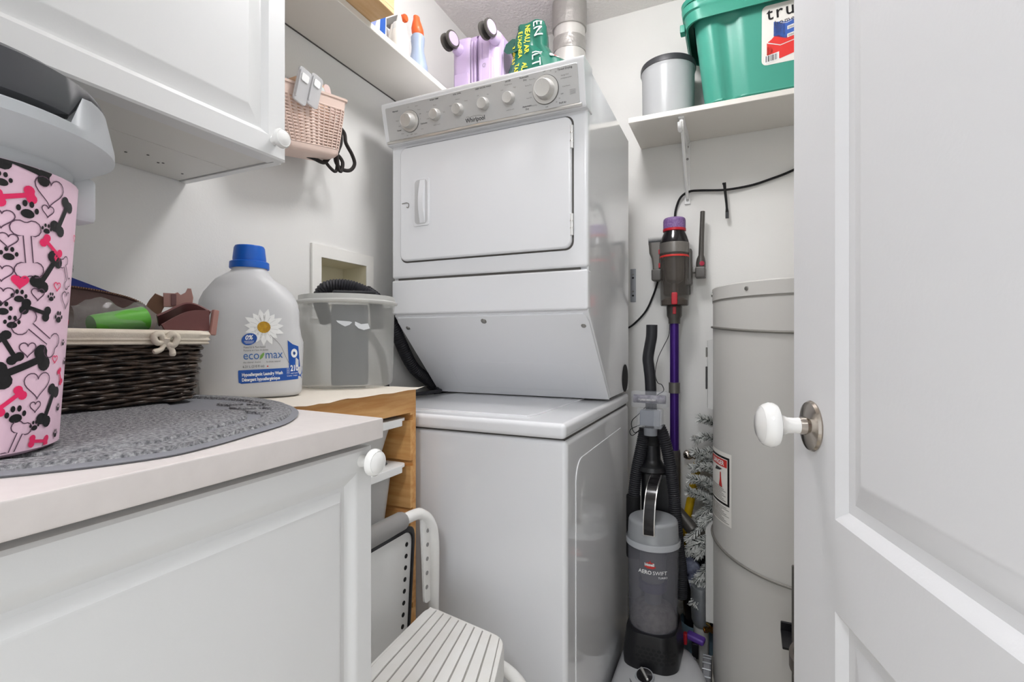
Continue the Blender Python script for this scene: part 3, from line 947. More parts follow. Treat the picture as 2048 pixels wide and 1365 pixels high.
jf3 = Print(cast_fn(jb, jo, JR, (0, 0, 1), JV, 0.0018))
jf3.text('print', 'he', 0.0062, jx(584.5), jy(709.5), 0, align='CENTER')
jtext('bluetext', 'eco', 0.0240, 487, 719, rot=1.5, xs=0.82)
jtext('bluetext', 'max', 0.0240, 527.5, 717.5, rot=1.5, xs=0.80)
jpoly('leaf', [(517.5, 718.5), (519, 711), (524, 706), (526, 705.5), (526, 710), (523, 716), (519, 719)])
jtext('printlt', 'Powerful & Plant-based', 0.0055, 488, 697, xs=0.74)
jtext('printlt', 'Puissante et à base de plantes', 0.0055, 488, 703, xs=0.66)
jtext('printlt', 'the cleaner choice', 0.005, 487.5, 726.5, xs=0.82)
jtext('printlt', 'le choix naturel', 0.005, 530, 725.5, xs=0.82)
jtext('print', '6.21 L (210 fl oz)', 0.0065, 486.5, 735.5, xs=0.85)
jf2.poly('redp', [ell(0.0014, 0.0014, 10)], jx(532.5), jy(733))
dx, dy = jx(525.5), jy(655)
for k in range(15):
    a = 2 * PI * k / 15 + 0.1
    Lp = 0.034 + 0.004 * math.sin(k * 2.3)
    pet = [(0.010 + Lp * 0.76 * t + 0.0, 0.0058 * math.sin(PI * t ** 0.8)) for t in [i / 8 for i in range(9)]]
    pet = pet + [(x, -y) for x, y in reversed(pet[1:-1])]
    jf.poly('petal', [pet], dx, dy, math.degrees(a), step=0.015)
    jf2.poly('printlt', strip_polys([(0.013, 0.0), (0.013 + Lp * 0.35, 0.0006)], 0.00022, closed=False), dx, dy, math.degrees(a) + 5)
jf2.poly('yolk', [ell(0.0118, 0.0115, 28)], dx, dy, step=0.012)
stem = cat([(jx(537), jy(670), 0), (jx(556), jy(690), 0), (jx(567), jy(714), 0), (jx(577), jy(734), 0)], 6)
jf2.poly('printlt', strip_polys([(p.x, p.y) for p in stem], 0.0006, closed=False))
ov = [(x * 1.06 + y * 0.22, y) for x, y in ell(0.0125, 0.0118, 28)]
jf2.poly('bluep', [ov], jx(498.5), jy(679), step=0.012)
jf3.text('whitep', '0%', 0.0125, jx(490.5), jy(680), 3, shear=0.25, xs=0.9, bold=0.0004)
for v, w in ((683, 9), (685, 8.5), (687, 6.5)):
    jf3.poly('whitep', [[(jx(498 - w), jy(v + 0.3)), (jx(498 + w), jy(v - 0.2)), (jx(498 + w), jy(v - 0.8)), (jx(498 - w), jy(v - 0.3))]])
jf.build('label_print', jug, fine=True)
jf2.build('label_print', jug, fine=True)
jf3.build('label_print', jug, fine=True)

# ================================================================= round tub with its contents
TC = (-0.905, 0.976, TZ + 0.003)
tub = thing('round_tub', 'translucent round tub with a cracked rim on the pine frame', 'tub', TC)
M['tubp'] = mat('cloudy_plastic', '#dfdfda', 0.3, translucent=0.25, clear=0.68)
MB().lathe([(0, 0.0), (0.098, 0.0), (0.107, 0.003), (0.1115, 0.010), (0.1135, 0.06), (0.1165, 0.208)], TC, 56).build('tub_wall', 'tubp', tub, smooth=40)
MB().lathe([(0.1145, 0.204), (0.1165, 0.204), (0.1235, 0.207), (0.1245, 0.211), (0.121, 0.214), (0.1175, 0.215), (0.1175, 0.226), (0.1155, 0.2265), (0.1145, 0.215)], TC, 56).build('rim', mat('cloudy_rim', '#dcdcd7', 0.35, translucent=0.3, clear=0.12), tub, smooth=40)
# scraps of torn sticker on the front
tv = Vector((-0.705, 0.76, 0)).normalized()
tr_ = Vector((tv.y, -tv.x, 0))
tbv = MB().lathe([(0.1135, 0.0), (0.1165, 0.208)], TC, 56).bvh()
tp_ = Print(cast_fn(tbv, Vector(TC) + Vector((0, 0, 0.15)) - tv * 0.4, tr_, (0, 0, 1), tv, 0.0008))
sc1 = [(-0.026, 0.012), (-0.01, 0.011), (0.004, 0.010), (0.010, 0.008), (0.004, 0.002), (-0.006, -0.002), (-0.014, 0.002), (-0.022, 0.007)]
sc2 = [(0.016, 0.010), (0.030, 0.004), (0.046, 0.006), (0.050, -0.006), (0.036, -0.010), (0.024, -0.006), (0.016, 0.002)]
tp_.poly('scuff', [sc1], step=0.02).poly('scuff', [sc2], step=0.02)
tp_.build('sticker_residue', tub)
# what lies in the tub
dk = thing('dark_box', 'dark grey box standing inside the translucent round tub', 'box', (TC[0] + 0.02, TC[1] - 0.01, TC[2] + 0.006))
mm = MB().start().rbox(-0.040, 0.046, -0.028, 0.028, 0.0, 0.19, 0.006).xf(Matrix.Translation((TC[0] + 0.035, TC[1] - 0.035, TC[2] + 0.0065)) @ Matrix.Rotation(math.radians(43), 4, 'Z'))
mm.build('box_body', 'liquid', dk)
mm = MB().start().rbox(-0.038, 0.044, -0.026, 0.026, 0.19, 0.196, 0.002).xf(Matrix.Translation((TC[0] + 0.035, TC[1] - 0.035, TC[2] + 0.0065)) @ Matrix.Rotation(math.radians(43), 4, 'Z'))
mm.build('box_lid', 'charcoal', dk)
hp = resample(cat([(-0.985, 0.985, 1.12), (-0.978, 0.955, 1.175), (-0.955, 0.952, 1.205), (-0.92, 0.975, 1.212), (-0.885, 1.005, 1.200), (-0.862, 1.03, 1.172), (-0.86, 1.035, 1.10)], 10), 0.0032)
tag(MB().tube(hp, [0.0185 if i % 2 else 0.0155 for i in range(len(hp))], 14).build('ribbed_hose', 'rubber', smooth=60, base=(-0.92, 0.99, 1.1)), 'black ribbed vacuum hose coiled on top of the round tub', 'hose')
tag(MB().start().rbox(-0.05, 0.05, -0.012, 0.012, 0, 0.008, 0.003).rbox(0.035, 0.05, -0.012, 0.012, -0.008, 0.002, 0.002).rbox(0.0, 0.012, -0.012, 0.012, -0.008, 0.002, 0.002).xf(Matrix.Translation((-0.845, 0.935, 1.184)) @ Matrix.Rotation(math.radians(40), 4, 'Z')).build('tool_clip', 'black', base=(-0.845, 0.935, 1.18)), 'black plastic clip resting on the rim of the round tub', 'clip')

# ================================================================= counter things: mat, bin, wicker basket
CZ = 0.973
mo = cat([(-0.471, 0.166, 0), (-0.431, 0.241, 0), (-0.432, 0.29, 0), (-0.448, 0.345, 0), (-0.472, 0.411, 0), (-0.514, 0.465, 0), (-0.560, 0.503, 0), (-0.614, 0.532, 0), (-0.70, 0.553, 0), (-0.80, 0.545, 0), (-0.90, 0.50, 0), (-0.965, 0.40, 0), (-0.965, 0.20, 0), (-0.88, 0.08, 0), (-0.72, 0.045, 0), (-0.56, 0.08, 0)], 6, closed=True)
mc = Vector((-0.70, 0.30, 0))
def scaled(k, cx=0, cy=0):
    return [(mc.x + (p.x - mc.x) * k + cx, mc.y + (p.y - mc.y) * k + cy) for p in mo]
def inset(d):
    out = []
    for p in mo:
        v = mc - p
        out.append((p.x + v.x / v.length * d, p.y + v.y / v.length * d))
    return out
pm = thing('pet_mat', 'grey textured pet mat with a paw shape on the countertop', 'mat', (-0.70, 0.30, CZ))
MB().loft([[(x, y, CZ + 0.0002) for x, y in inset(0.002)], [(x, y, CZ + 0.002) for x, y in inset(0)], [(x, y, CZ + 0.004) for x, y in inset(0.004)]]).build('base', 'matrim', pm, smooth=40)
a_, b_ = inset(0.008), inset(0.036)
MB().loft([[(x, y, CZ + 0.0035) for x, y in a_], [(x, y, CZ + 0.0075) for x, y in inset(0.011)], [(x, y, CZ + 0.0078) for x, y in inset(0.033)], [(x, y, CZ + 0.0035) for x, y in b_]], False, False).build('pile_border', 'mat', pm, smooth=40)
fld = [(x, y) for x, y in inset(0.052)]
fld = [(x, min(y, 0.42 + 0.02 * math.sin(x * 40))) for x, y in fld]
MB().loft([[(x, y, CZ + 0.0035) for x, y in fld], [(x, y, CZ + 0.0072) for x, y in [(mc.x + (x - mc.x) * 0.985, mc.y + (y - mc.y) * 0.985) for x, y in fld]]], False, True).build('pile_field', 'mat', pm, smooth=40)
for x, y, rx, ry in ((-0.560, 0.445, 0.024, 0.011), (-0.610, 0.462, 0.028, 0.013), (-0.665, 0.480, 0.024, 0.012), (-0.52, 0.428, 0.014, 0.008), (-0.63, 0.492, 0.014, 0.007), (-0.58, 0.477, 0.013, 0.007)):
    MB().start().lathe([(1.0, 0), (0.95, 0.0035), (0, 0.0038)], n=24, sx=rx, sy=ry).xf(Matrix.Translation((x, y, CZ + 0.0036))).build('pile_pad', 'mat', pm)

# ---- pet food bin: tapered, rounded box with printed sleeve, frosted collar and charcoal flip lid
PB = (-0.62, 0.145, CZ + 0.0082)
pb = thing('pet_food_bin', 'pink pet food bin printed with bones, hearts and paws', 'bin', PB)
BR = 0.072
def bring(z, grow=0.0, r=None, n=10):
    t = (z - CZ) / 0.24
    g = 0.012 * t + grow
    rr_ = (r if r else BR) + g * 0.5
    return [(x, y, z) for x, y in rrect(-0.74 - g, -0.500 + g, 0.055 - g, 0.236 + g, rr_, n)]
zb = PB[2]
MB().loft([bring(zb, -0.004), bring(zb + 0.003, 0), bring(1.204, 0), bring(1.204, -0.002), bring(1.20, -0.003)], True, False).build('sleeve', 'pink', pb, smooth=40)
MB().loft([bring(1.2, -0.004), bring(1.246, -0.002), bring(1.250, -0.003), bring(1.2, -0.007)], False, False).build('bin_wall', 'frost', pb, smooth=40)
# collar: outward skirt, raised at the far end
col = MB()
cr = lambda z, g: bring(z, g, 0.085, 14)
def notch(ring, zlow, zhigh):
    out = []
    for x, y, z in ring:
        k = min(1, max(0, (y - 0.215) / 0.006))
        out.append((x, y, zlow + (zhigh - zlow) * k))
    return out
o1 = cr(1.232, 0.024)
o2 = cr(1.246, 0.018)
o3 = cr(1.252, 0.010)
col.loft([cr(1.214, -0.0015), cr(1.216, 0.004), cr(1.230, 0.020), o1, cr(1.240, 0.0235), notch(o2, 1.243, 1.270), notch(cr(1.25, 0.012), 1.245, 1.272), notch(cr(1.25, 0.006), 1.240, 1.262)], False, False)
col.build('collar', 'frost', pb, smooth=50)
def lidz(r_, z0, z1):
    return notch(r_, z0, z1)
MB().loft([notch(cr(1.25, 0.008), 1.249, 1.268), notch(cr(1.25, 0.0165), 1.249, 1.2715), notch(cr(1.25, 0.0168), 1.254, 1.2735), cr(1.279, 0.013), cr(1.284, 0.006), cr(1.286, -0.01), cr(1.2885, -0.04)], True, True).build('flip_lid', 'charcoal', pb, smooth=40)
clip = bring(1.21, 0.004)
MB().rbox(-0.575, -0.548, 0.243, 0.262, 1.180, 1.222, 0.005).build('latch', 'frost', pb)
# printed motifs: (kind, angle on the rounded corner, height, size, turn)
CCX, CCY = -0.500 - BR, 0.236 - BR
def sleeve_fn(a, z, lift):
    """a: distance along the sleeve counted from the start of the rounded corner."""
    t = (z - CZ) / 0.24
    g = 0.012 * t
    r = BR + g * 0.5
    cx, cy = -0.500 + g - r, 0.236 + g - r
    ph = a / (BR + 0.004)
    if ph < 0:
        return Vector((cx + r + lift, cy + ph * r, z))
    if ph > PI / 2:
        return Vector((cx - (ph - PI / 2) * r, cy + r + lift, z))
    return Vector((cx + (r + lift) * math.cos(ph), cy + (r + lift) * math.sin(ph), z))
def bone(L, w=None):
    a = w if w else L * 0.14
    cx, cy = L / 2 - a * 0.9, a * 0.80
    R_ = []
    for i in range(9):
        t = math.radians(200 - (200 + 40) * i / 8)
        R_.append((cx + a * math.cos(t), cy + a * math.sin(t)))
    for i in range(9):
        t = math.radians(40 - (200 + 40) * i / 8)
        R_.append((cx + a * math.cos(t), -cy + a * math.sin(t)))
    return R_ + [(-x, -y) for x, y in R_]
def heart(w):
    k = w / 32.0
    return [(k * 16 * math.sin(t) ** 3, k * (13 * math.cos(t) - 5 * math.cos(2 * t) - 2 * math.cos(3 * t) - math.cos(4 * t))) for t in [2 * PI * i / 32 for i in range(32)]]
def paw(w):
    k = w / 2
    return [[(x + 0, y - 0.3 * k) for x, y in ((0.55 * k * math.cos(t), (0.45 if math.sin(t) > 0 else 0.36) * k * math.sin(t)) for t in [2 * PI * i / 16 for i in range(16)])],
            ell(0.19 * k, 0.28 * k, 10, -0.72 * k, 0.12 * k), ell(0.20 * k, 0.30 * k, 10, -0.27 * k, 0.62 * k), ell(0.20 * k, 0.30 * k, 10, 0.27 * k, 0.62 * k), ell(0.19 * k, 0.28 * k, 10, 0.72 * k, 0.12 * k)]
LWD = 0.00085
MOTIFS = [('K', 0.0185, 1.2025, 0.0328, -10), ('H', 0.037, 1.1899, 0.0251, 0), ('R', 0.0125, 1.1786, 0.0254, 20), ('P', 0.021, 1.1696, 0.017, 0), ('H', 0.036, 1.1736, 0.0104, 0), ('K', 0.0515, 1.1726, 0.0303, 65), ('R', 0.1085, 1.2039, 0.0217, -70), ('P', 0.036, 1.1587, 0.01, 0), ('O', 0.023, 1.1404, 0.0392, -82), ('R', 0.0425, 1.145, 0.0211, -35), ('H', 0.01, 1.1454, 0.012, 0), ('P', 0.011, 1.1345, 0.0128, 0), ('K', 0.04, 1.1255, 0.0315, 58), ('O', 0.0625, 1.1275, 0.0244, -60), ('h', 0.019, 1.1154, 0.0123, 0), ('r', 0.051, 1.1151, 0.0078, 0), ('H', 0.0325, 1.1072, 0.0107, 0), ('P', 0.019, 1.1036, 0.0123, 0), ('H', 0.0665, 1.1057, 0.0161, 0), ('P', 0.045, 1.1054, 0.0089, 0), ('K', 0.0325, 1.0941, 0.023, -15), ('P', 0.056, 1.0893, 0.0122, 0), ('P', 0.0155, 1.0836, 0.0122, 0), ('O', 0.037, 1.0755, 0.0395, -35), ('K', 0.0145, 1.0649, 0.0235, -60), ('H', 0.0275, 1.0638, 0.0126, 0), ('K', 0.0255, 1.0504, 0.0404, 22), ('r', 0.055, 1.0551, 0.0069, 0), ('H', 0.038, 1.0359, 0.0233, 0), ('R', 0.017, 1.0245, 0.0227, 38), ('P', 0.022, 1.0129, 0.0168, 0), ('H', 0.037, 1.0182, 0.0095, 0), ('K', 0.052, 1.0173, 0.0312, 65), ('P', 0.0375, 1.0023, 0.01, 0), ('R', 0.0435, 0.9894, 0.0185, -10), ('O', 0.023, 0.9914, 0.03, 70), ('R', 0.0665, 1.0399, 0.0138, -60), ('P', 0.109, 1.1761, 0.0096, 0), ('P', 0.109, 1.1531, 0.0096, 0), ('P', 0.075, 1.0523, 0.0081, 0), ('P', 0.067, 1.0135, 0.008, 0), ('r', 0.0765, 1.1598, 0.0064, 0), ('R', 0.102, 1.0808, 0.0171, -75), ('P', 0.067, 1.0685, 0.0067, 0), ('P', 0.093, 1.1344, 0.0089, 0), ('P', 0.0045, 1.1882, 0.0134, 0), ('H', 0.0055, 1.161, 0.0154, 0), ('K', 0.102, 1.2131, 0.0167, 60), ('H', 0.009, 1.1046, 0.0136, 0), ('P', 0.0095, 1.0936, 0.0128, 0), ('P', 0.065, 0.9917, 0.0088, 0), ('H', 0.088, 1.1796, 0.0093, 0), ('K', 0.043, 0.9805, 0.0126, 20), ('H', 0.0075, 1.121, 0.0135, 0)]
KINDS = {'K': ('printed_bone', 'inkblack'), 'R': ('printed_bone', 'pinkhot'), 'O': ('printed_bone', 'outline'), 'H': ('printed_heart', 'outline'), 'r': ('printed_heart', 'pinkhot'), 'h': ('printed_heart', 'pinkhot'), 'P': ('printed_paw', 'inkblack')}
slv = [o for o in pb.children if o.name.startswith('sleeve')][0]
for kd, a, z, sz, rot in MOTIFS:
    sp_ = Print(lambda x, y: sleeve_fn(x, min(max(y, zb + 0.004), 1.2036), 0.0006))
    nm, mt_ = KINDS[kd]
    if kd in 'KR':
        sp_.poly(mt_, [bone(sz * 1.08)], a, z, rot, step=0.005)
    elif kd == 'O':
        sp_.poly(mt_, strip_polys(bone(sz * 1.08), LWD), a, z, rot)
    elif kd in 'Hr':
        sp_.poly(mt_, strip_polys(heart(sz), LWD), a, z, rot)
    elif kd == 'h':
        sp_.poly(mt_, [heart(sz)], a, z, rot, step=0.005)
    else:
        sp_.poly(mt_, paw(sz), a, z, rot, step=0.005)
    sp_.build(nm, slv)

# ---- wicker basket with cloth liner
WB = (-0.87, 0.35, CZ + 0.0078)
wz = WB[2]
wb = thing('wicker_basket', 'dark wicker basket with a cream cloth liner and bow', 'basket', WB)
BX0, BX1, BY0_, BY1_ = -0.985, -0.748, 0.19, 0.492
def wring(z, k=0.0, r=0.03, n=6):
    t = (z - wz) / 0.10
    g = 0.010 * t + k
    return [(x, y, z) for x, y in rrect(BX0 - g * 0.4, BX1 + g, BY0_ - g, BY1_ + g, r, n)]
MB().loft([wring(wz, -0.006), wring(wz + 0.098, -0.006), wring(wz + 0.098, -0.010), wring(wz + 0.012, -0.010)], True, True).build('core', 'blackm', wb)
wv = MB()
rows = 19
for k in range(rows):
    z = wz + 0.004 + k * 0.0049
    ring = [Vector(p) for p in wring(z, 0.0, 0.03, 8)]
    ring.append(ring[0])
    rs = resample(ring, 0.005)
    c = Vector((-0.87, 0.34, z))
    L_n = len(rs)
    pts_ = []
    for i, p in enumerate(rs):
        w = math.sin(i * 0.72 + k * PI)
        d = (p - c)
        d.z = 0
        d.normalize()
        pts_.append(p + d * (0.0026 * w) + Vector((0, 0, 0.0013 * math.sin(i * 0.36 + k * 1.7) + 0.0012 * noise.noise(p * 60))))
    wv.tube(pts_, 0.0027, 5, caps=False, closed=True)
wvo = wv.build('weave', 'wicker', wb, smooth=80)
wvo['kind'] = 'stuff'
ln = MB()
prof_ = [(0.002, 0.084), (0.0075, 0.084), (0.0088, 0.086), (0.0065, 0.089), (0.009, 0.091), (0.0075, 0.095), (0.0095, 0.099), (0.007, 0.1035), (0.001, 0.105), (-0.006, 0.103), (-0.009, 0.09)]
rings = []
for g, dz in prof_:
    R0 = wring(wz + dz, g, 0.034, 10)
    rings.append([(x + 0.0012 * noise.noise(Vector((x * 40, y * 40, dz * 60))), y + 0.0012 * noise.noise(Vector((x * 40, y * 40, 5 + dz * 60))), z + 0.0012 * noise.noise(Vector((x * 30, y * 30, 2)))) for x, y, z in R0])
ln.loft(rings, False, False)
ln.build('liner', 'linen', wb, smooth=60)
by = 0.427
bx = BX1 + 0.020
bow = MB()
bow.tube(cat([(bx, by, wz + 0.088), (bx + 0.004, by - 0.008, wz + 0.099), (bx + 0.004, by - 0.016, wz + 0.096), (bx + 0.003, by - 0.012, wz + 0.087), (bx, by, wz + 0.088)], 5), 0.0042, 8)
bow.tube(cat([(bx, by, wz + 0.088), (bx + 0.004, by + 0.007, wz + 0.099), (bx + 0.005, by + 0.014, wz + 0.094), (bx + 0.004, by + 0.009, wz + 0.083), (bx, by, wz + 0.088)], 5), 0.0045, 8)
bow.tube(cat([(bx, by, wz + 0.088), (bx + 0.003, by - 0.006, wz + 0.078), (bx + 0.003, by - 0.016, wz + 0.074)], 4), [0.004, 0.0038, 0.0035, 0.0032, 0.0034, 0.0036, 0.0038, 0.004, 0.003], 8)
bow.tube(cat([(bx, by, wz + 0.088), (bx + 0.003, by + 0.008, wz + 0.077), (bx + 0.003, by + 0.009, wz + 0.068)], 4), [0.004, 0.0038, 0.0035, 0.0034, 0.0036, 0.004, 0.0042, 0.0043, 0.003], 8)
bow.tube([(bx - 0.001, by, wz + 0.083), (bx + 0.004, by, wz + 0.094)], 0.005, 8)
bow.build('bow', 'linen', wb, smooth=60)
# what lies in the basket
tag(MB().start().prism([(0.24, 1.000), (0.505, 1.000), (0.505, 1.144), (0.49, 1.151), (0.42, 1.175), (0.30, 1.215), (0.24, 1.23)], 'x', -0.978, -0.970, bev=0.001).build('folder', 'navy', base=(-0.974, 0.37, 1.0)), 'navy blue plastic folder standing at the back of the wicker basket', 'folder')
pou = thing('zip_pouch', 'brown fabric pouch with a curved zip in the wicker basket', 'pouch', (-0.89, 0.39, 1.0))
zp = cat([(-0.875, 0.27, 1.150), (-0.880, 0.37, 1.147), (-0.88, 0.43, 1.142), (-0.878, 0.475, 1.130), (-0.872, 0.498, 1.105)], 8)
rings = []
for i, p in enumerate(zp):
    t = i / (len(zp) - 1)
    wx = 0.042 * (1 - 0.35 * t)
    rings.append([(p.x + wx * math.cos(a), p.y, 1.0 + (p.z - 1.0) * (0.5 + 0.5 * math.sin(a)) ** 0.7 + 0.0) for a in [2 * PI * k / 20 for k in range(20)]])
MB().loft(rings).build('pouch_body', 'brown', pou, smooth=60)
MB().tube([p + Vector((0, 0, 0.001)) for p in zp], 0.0032, 8).build('zip_tape', 'brown', pou)
zt = MB()
zr = resample([p + Vector((0.002, 0, 0.003)) for p in zp], 0.0032)
for p in zr:
    zt.box(p.x - 0.0025, p.x + 0.0025, p.y - 0.0009, p.y + 0.0009, p.z - 0.001, p.z + 0.0012)
zo = zt.build('zip_teeth', 'tan', pou, smooth=0)
zo['kind'] = 'stuff'
MB().rbox(-0.852, -0.846, 0.28, 0.40, 1.095, 1.112, 0.002).build('pouch_band', 'tan', pou)
# lime roll in a clear bag
tag(MB().start().lathe([(0, 0), (0.0125, 0.0), (0.0135, 0.004), (0.0165, 0.045), (0.0185, 0.066), (0.016, 0.068), (0.013, 0.066), (0, 0.06)], n=24).xf(at((-0.795, 0.372, 1.092), (-0.02, 1.0, 0.16))).build('lime_roll', 'green', base=(-0.795, 0.372, 1.08)), 'lime green plastic roll lying in the wicker basket', 'roll')
def film_fn(u, v):
    a = u * 2 * PI
    y = 0.350 + v * 0.122
    k = 0.8 * math.sin(PI * min(0.97, 0.12 + v * 0.8)) ** 0.5
    p = Vector((math.cos(a) * 0.030 * k, 0, math.sin(a) * 0.030 * k))
    nz = noise.noise(Vector((p.x * 40, y * 40, p.z * 40 + 3))) * 0.011
    return (-0.802 + p.x * (1 + nz * 20), y, 1.100 + p.z * (1 + nz * 22) + nz)
tag(MB().grid(film_fn, 22, 16).build('clear_bag', 'film', smooth=0, base=(-0.80, 0.41, 1.08)), 'crinkled clear plastic bag around the lime green roll', 'bag')
har = thing('pet_harness', 'rose brown pet strap with a moulded buckle in the wicker basket', 'strap', (-0.80, 0.49, 1.05))
def strap(path, w, th, name, m_, wd=(0, 0, 1)):
    P_ = cat(path, 8)
    wd = Vector(wd)
    rings = []
    for i, p in enumerate(P_):
        t = (P_[min(i + 1, len(P_) - 1)] - P_[max(i - 1, 0)]).normalized()
        s_ = wd - t * wd.dot(t)
        s_.normalize()
        n_ = t.cross(s_)
        rings.append([p + s_ * w / 2 + n_ * th / 2, p - s_ * w / 2 + n_ * th / 2, p - s_ * w / 2 - n_ * th / 2, p + s_ * w / 2 - n_ * th / 2])
    return MB().loft(rings).build(name, m_, har, smooth=40)
strap([(-0.745, 0.44, 1.080), (-0.742, 0.470, 1.098), (-0.742, 0.500, 1.102)], 0.032, 0.003, 'strap', 'rose', (0.15, -0.3, 1))
strap([(-0.775, 0.445, 1.100), (-0.765, 0.480, 1.118), (-0.748, 0.503, 1.106)], 0.026, 0.003, 'strap', 'rose', (0.7, 0.0, 0.7))
strap([(-0.85, 0.47, 1.09), (-0.835, 0.476, 1.125), (-0.825, 0.481, 1.140)], 0.022, 0.003, 'strap', 'tan', (0.3, 1, 0))
MB().start().rbox(-0.004, 0.004, -0.003, 0.006, -0.020, 0.020, 0.002).xf(Matrix.Translation((-0.741, 0.506, 1.099)) @ Matrix.Rotation(math.radians(-8), 4, 'X')).build('end_bar', 'rosel', har)
bk = [(-0.018, -0.012), (0.020, -0.012), (0.022, 0.004), (0.019, 0.019), (0.014, 0.019), (0.011, 0.012), (0.005, 0.008), (0.001, 0.012), (-0.003, 0.010), (-0.018, 0.010)]
MB().start().prism(bk, 'z', -0.005, 0.005, bev=0.0015).xf(at((-0.815, 0.497, 1.136), (1, -0.6, 0))).build('buckle', 'rosel', har)
MB().start().rbox(-0.008, -0.001, -0.010, 0.009, 0.004, 0.007, 0.001).xf(at((-0.815, 0.497, 1.136), (1, -0.6, 0))).build('buckle_slot', 'rose', har)

# ================================================================= step stool and perforated panel
SC = (-0.52, 0.77, 0)
st = thing('step_stool', 'white folding step stool with a grooved tread and grey grip', 'step stool', SC)
def lerp2(a, b, t):
    return (a[0] + (b[0] - a[0]) * t, a[1] + (b[1] - a[1]) * t)
quad = [(-0.636, 0.945), (-0.425, 0.905), (-0.372, 0.735), (-0.362, 0.57), (-0.60, 0.57), (-0.622, 0.735)]
def roundpoly(P, r, n=5):
    out = []
    m_ = len(P)
    for i in range(m_):
        p = Vector(P[i]).to_2d()
        a = (Vector(P[i - 1]).to_2d() - p)
        c = (Vector(P[(i + 1) % m_]).to_2d() - p)
        rr_ = min(r, a.length * 0.45, c.length * 0.45)
        a, c = p + a.normalized() * rr_, p + c.normalized() * rr_
        for k in range(n + 1):
            t = k / n
            q = a * (1 - t) ** 2 + p * 2 * t * (1 - t) + c * t * t
            out.append((q.x, q.y))
    return out
tq = roundpoly(quad, 0.03)
tc = (-0.50, 0.75)
sh = lambda k: [(tc[0] + (x - tc[0]) * k, tc[1] + (y - tc[1]) * k) for x, y in tq]
MB().loft([[(x, y, 0.405) for x, y in sh(1.005)], [(x, y, 0.46) for x, y in sh(1.0)], [(x, y, 0.467) for x, y in sh(0.985)], [(x, y, 0.4675) for x, y in sh(0.97)]]).build('tread', 'stool', st, smooth=40)
NS = 9
far = lambda t: lerp2((-0.628, 0.935), (-0.434, 0.897), t)
mid = lambda t: lerp2((-0.614, 0.735), (-0.381, 0.735), t)
near = lambda t: lerp2((-0.593, 0.578), (-0.370, 0.578), t)
for k in range(NS):
    t0, t1 = (k + 0.07) / NS, (k + 0.93) / NS
    pts_ = [near(t0), near(t1), mid(t1), far(t1), far(t0), mid(t0)]
    MB().prism(pts_, 'z', 0.4672, 0.4705, bev=0.001).build('tread_strip', 'stool', st)
MB().prism([near(0.0), near(1.0), mid(1.0), far(1.0), far(0.0), mid(0.0)], 'z', 0.467, 0.4682).build('groove_bed', 'groove', st, smooth=0)
TR = 0.0125
arch = [(-0.648, 0.972, 0.0), (-0.645, 0.972, 0.25), (-0.642, 0.972, 0.45), (-0.640, 0.970, 0.60), (-0.643, 0.960, 0.648), (-0.648, 0.936, 0.674), (-0.652, 0.90, 0.683), (-0.654, 0.75, 0.683), (-0.654, 0.625, 0.683), (-0.654, 0.595, 0.673), (-0.654, 0.573, 0.645), (-0.652, 0.565, 0.60), (-0.650, 0.563, 0.45), (-0.650, 0.563, 0.25), (-0.650, 0.565, 0.0)]
MB().tube(cat(arch, 5), TR, 14).build('rear_frame', 'stool', st)
MB().tube(cat([(-0.654, 0.66, 0.683), (-0.654, 0.70, 0.683), (-0.654, 0.84, 0.683), (-0.654, 0.875, 0.683)], 5), [0.0135, 0.018, 0.0195, 0.02, 0.02, 0.02, 0.0205, 0.0205, 0.0205, 0.0205, 0.02, 0.02, 0.02, 0.0195, 0.018, 0.0135], 16).build('grip', 'stoolgrey', st)
fl = MB().prism(roundpoly([(0.938, 0.47), (0.972, 0.47), (0.970, 0.60), (0.958, 0.65), (0.925, 0.672)], 0.012), 'x', -0.648, -0.643).build('flange', 'stool', st, smooth=30)
for k in range(5):
    z = 0.635 - k * 0.032
    MB().start().lathe([(0, 0), (0.0048, 0), (0.0048, 0.0008), (0, 0.0008)], n=16).xf(at((-0.6428, 0.949 - 0.001 * k, z), (1, 0, 0))).build('flange_hole', 'stoolgrey', fl)
for y in (0.90, 0.60):
    MB().tube(cat([(-0.46, y + 0.0, 0.42), (-0.39, y + 0.02, 0.36), (-0.31, y + 0.025, 0.18), (-0.25, y + 0.028, 0.0)], 6), TR, 12).build('front_leg', 'stool', st)
lq = roundpoly([(-0.40, 0.905), (-0.235, 0.905), (-0.235, 0.61), (-0.40, 0.61)], 0.03)
MB().prism(lq, 'z', 0.205, 0.235, bev=0.004).build('lower_tread', 'stool', st)
MB().tube([(-0.642, 0.968, 0.43), (-0.60, 0.93, 0.43), (-0.46, 0.905, 0.42)], 0.009, 10).build('link_bar', 'stool', st)
MB().tube([(-0.650, 0.563, 0.43), (-0.62, 0.58, 0.43), (-0.46, 0.60, 0.42)], 0.009, 10).build('link_bar', 'stool', st)

